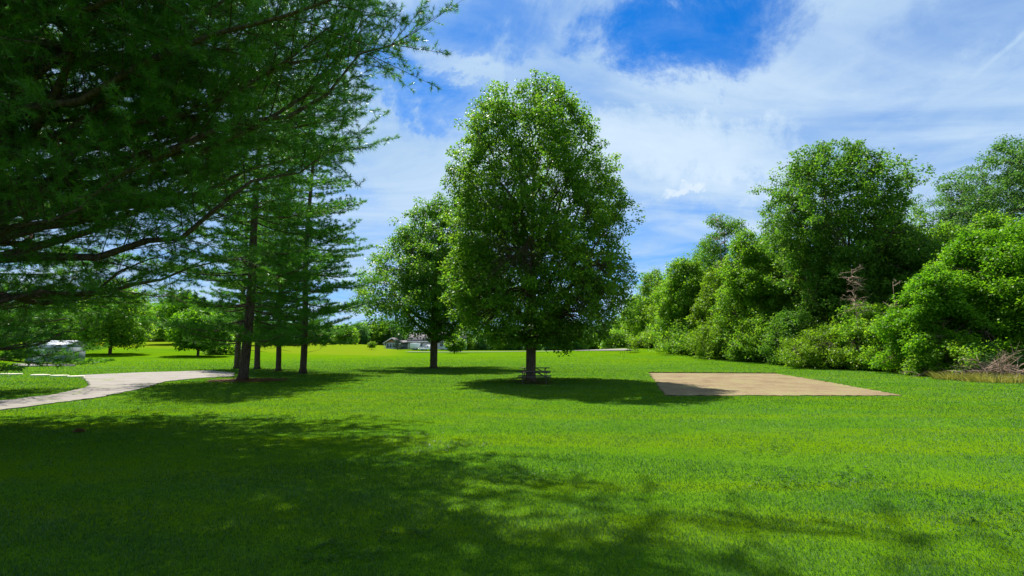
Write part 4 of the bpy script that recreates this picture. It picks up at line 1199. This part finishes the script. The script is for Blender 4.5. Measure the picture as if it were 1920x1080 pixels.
# ------------------------------------------------------------------ grass
def grass_field():
    rng = np.random.default_rng(99)
    n = 1500000
    r = np.exp(rng.uniform(math.log(1.9), math.log(120), n)); th = rng.uniform(R(-56), R(56), n)
    x = r * np.sin(th); y = r * np.cos(th)
    jx, jy = rng.normal(size=(2, n)) * 0.13
    keep = ~(inside(PATH_E, x + jx * 0.6, y + jy * 0.6) | inside(SAND_E, x + jx, y + jy)) & (rng.uniform(0, 1, n) < np.clip(r / 3.4, 0, 1) ** 2 * (1 - sstep(r, 35, 118)))
    for wx, wy, wr in WORN:
        keep &= rng.uniform(0, 1, n) < 0.12 + 0.88 * sstep(np.hypot(x - wx, y - wy), wr * 0.25, wr * 0.95)
    x, y, r = x[keep], y[keep], r[keep]; n = len(x)
    pos = np.c_[x, y, terrain(x, y) - 0.004]
    f1 = lump(rng, 9, 1.3)(pos); f2 = lump(rng, 9, 5.0)(pos * np.array([1, 1, 0])); f3 = lump(rng, 7, 0.35)(pos)
    L = (0.033 + 0.0008 * r) * (1 + 0.22 * f1 + 0.12 * f3) * rng.uniform(0.55, 1.45, n)
    Wd = np.maximum(0.0027, 0.00065 * r) * rng.uniform(0.7, 1.3, n)
    a = rng.uniform(0, 6.283, n); ln = np.abs(rng.normal(size=n)) * 0.55 + 0.12
    d = unit(np.c_[np.cos(a) * ln, np.sin(a) * ln, np.ones(n)])
    b = a + 1.57 + rng.normal(size=n) * 0.4
    sd = np.c_[np.cos(b), np.sin(b), np.zeros(n)] * (Wd / 2)[:, None]
    m1 = pos + d * (L * 0.55)[:, None]
    tip = m1 + unit(d + np.c_[np.cos(a), np.sin(a), np.zeros(n)] * 0.55 - np.array([0, 0, 0.15])) * (L * 0.5)[:, None]
    f4 = lump(rng, 9, 14.0)(pos * np.array([1, 1, 0]))
    tone = np.clip(0.42 + 0.10 * f2 + 0.08 * f1 + 0.10 * f4 + 0.25 * rng.normal(size=n), 0, 1)
    tone = np.clip(tone + 0.035 * np.cos((0.16 * x + y) * 5.2 + 1.2 * f4), 0, 1)
    dry = rng.uniform(0, 1, n) < 0.025 + 0.04 * (f2 > 0.9)
    tone[dry] = 1.0
    nearb = r < 11
    g = Geo(); k = nearb
    v = np.stack([pos[k] - sd[k], pos[k] + sd[k], m1[k] + sd[k] * .8, m1[k] - sd[k] * .8, tip[k]], 1).reshape(-1, 3)
    bb = np.arange(k.sum())[:, None] * 5
    g.add(v, bb + np.array([[0, 1, 2, 3]]), np.repeat(tone[k], 5)); g.f.append(bb + np.array([[3, 2, 4]]))
    k = ~nearb
    v = np.stack([pos[k] - sd[k], pos[k] + sd[k], tip[k]], 1).reshape(-1, 3)
    g.add(v, np.arange(len(v)).reshape(-1, 3), np.repeat(tone[k], 3))
    tag(g.obj('grass', M['grass']), 'short mown green grass covering the lawn', 'grass', kind='stuff')
    # broad-leaved weeds among the grass
    n = 9000
    r = np.exp(rng.uniform(math.log(2.2), math.log(16), n)); th = rng.uniform(R(-54), R(54), n); x = r * np.sin(th); y = r * np.cos(th)
    pos = np.c_[x, y, np.zeros(n)]
    fld = lump(rng, 9, 2.2)(pos)
    k = (fld > 0.75) & ~inside(PATH_E, x, y); pos = pos[k]; r = r[k]; n = len(pos)
    m = 7; ci = np.repeat(np.arange(n), m); a = rng.uniform(0, 6.283, n * m)
    q = rng.uniform(0.0, 0.035, n * m)
    c = pos[ci] + np.c_[np.cos(a) * q, np.sin(a) * q, rng.uniform(0.015, 0.05, n * m)]
    d = np.c_[np.cos(a), np.sin(a), rng.uniform(0, 0.4, n * m)]
    l = rng.uniform(0.018, 0.042, n * m) * (1 + 0.02 * r[ci])
    g = Geo(); g.leaves(c, d, unit(rng.normal(size=(n * m, 3)) * .3 + np.array([0, 0, 1])), l, l * 0.75, rng.uniform(0, 1, n * m), -0.1)
    tag(g.obj('clover', M['clover']), 'broad-leaved clover and weeds growing in patches among the grass', 'weeds', kind='stuff')


grass_field()
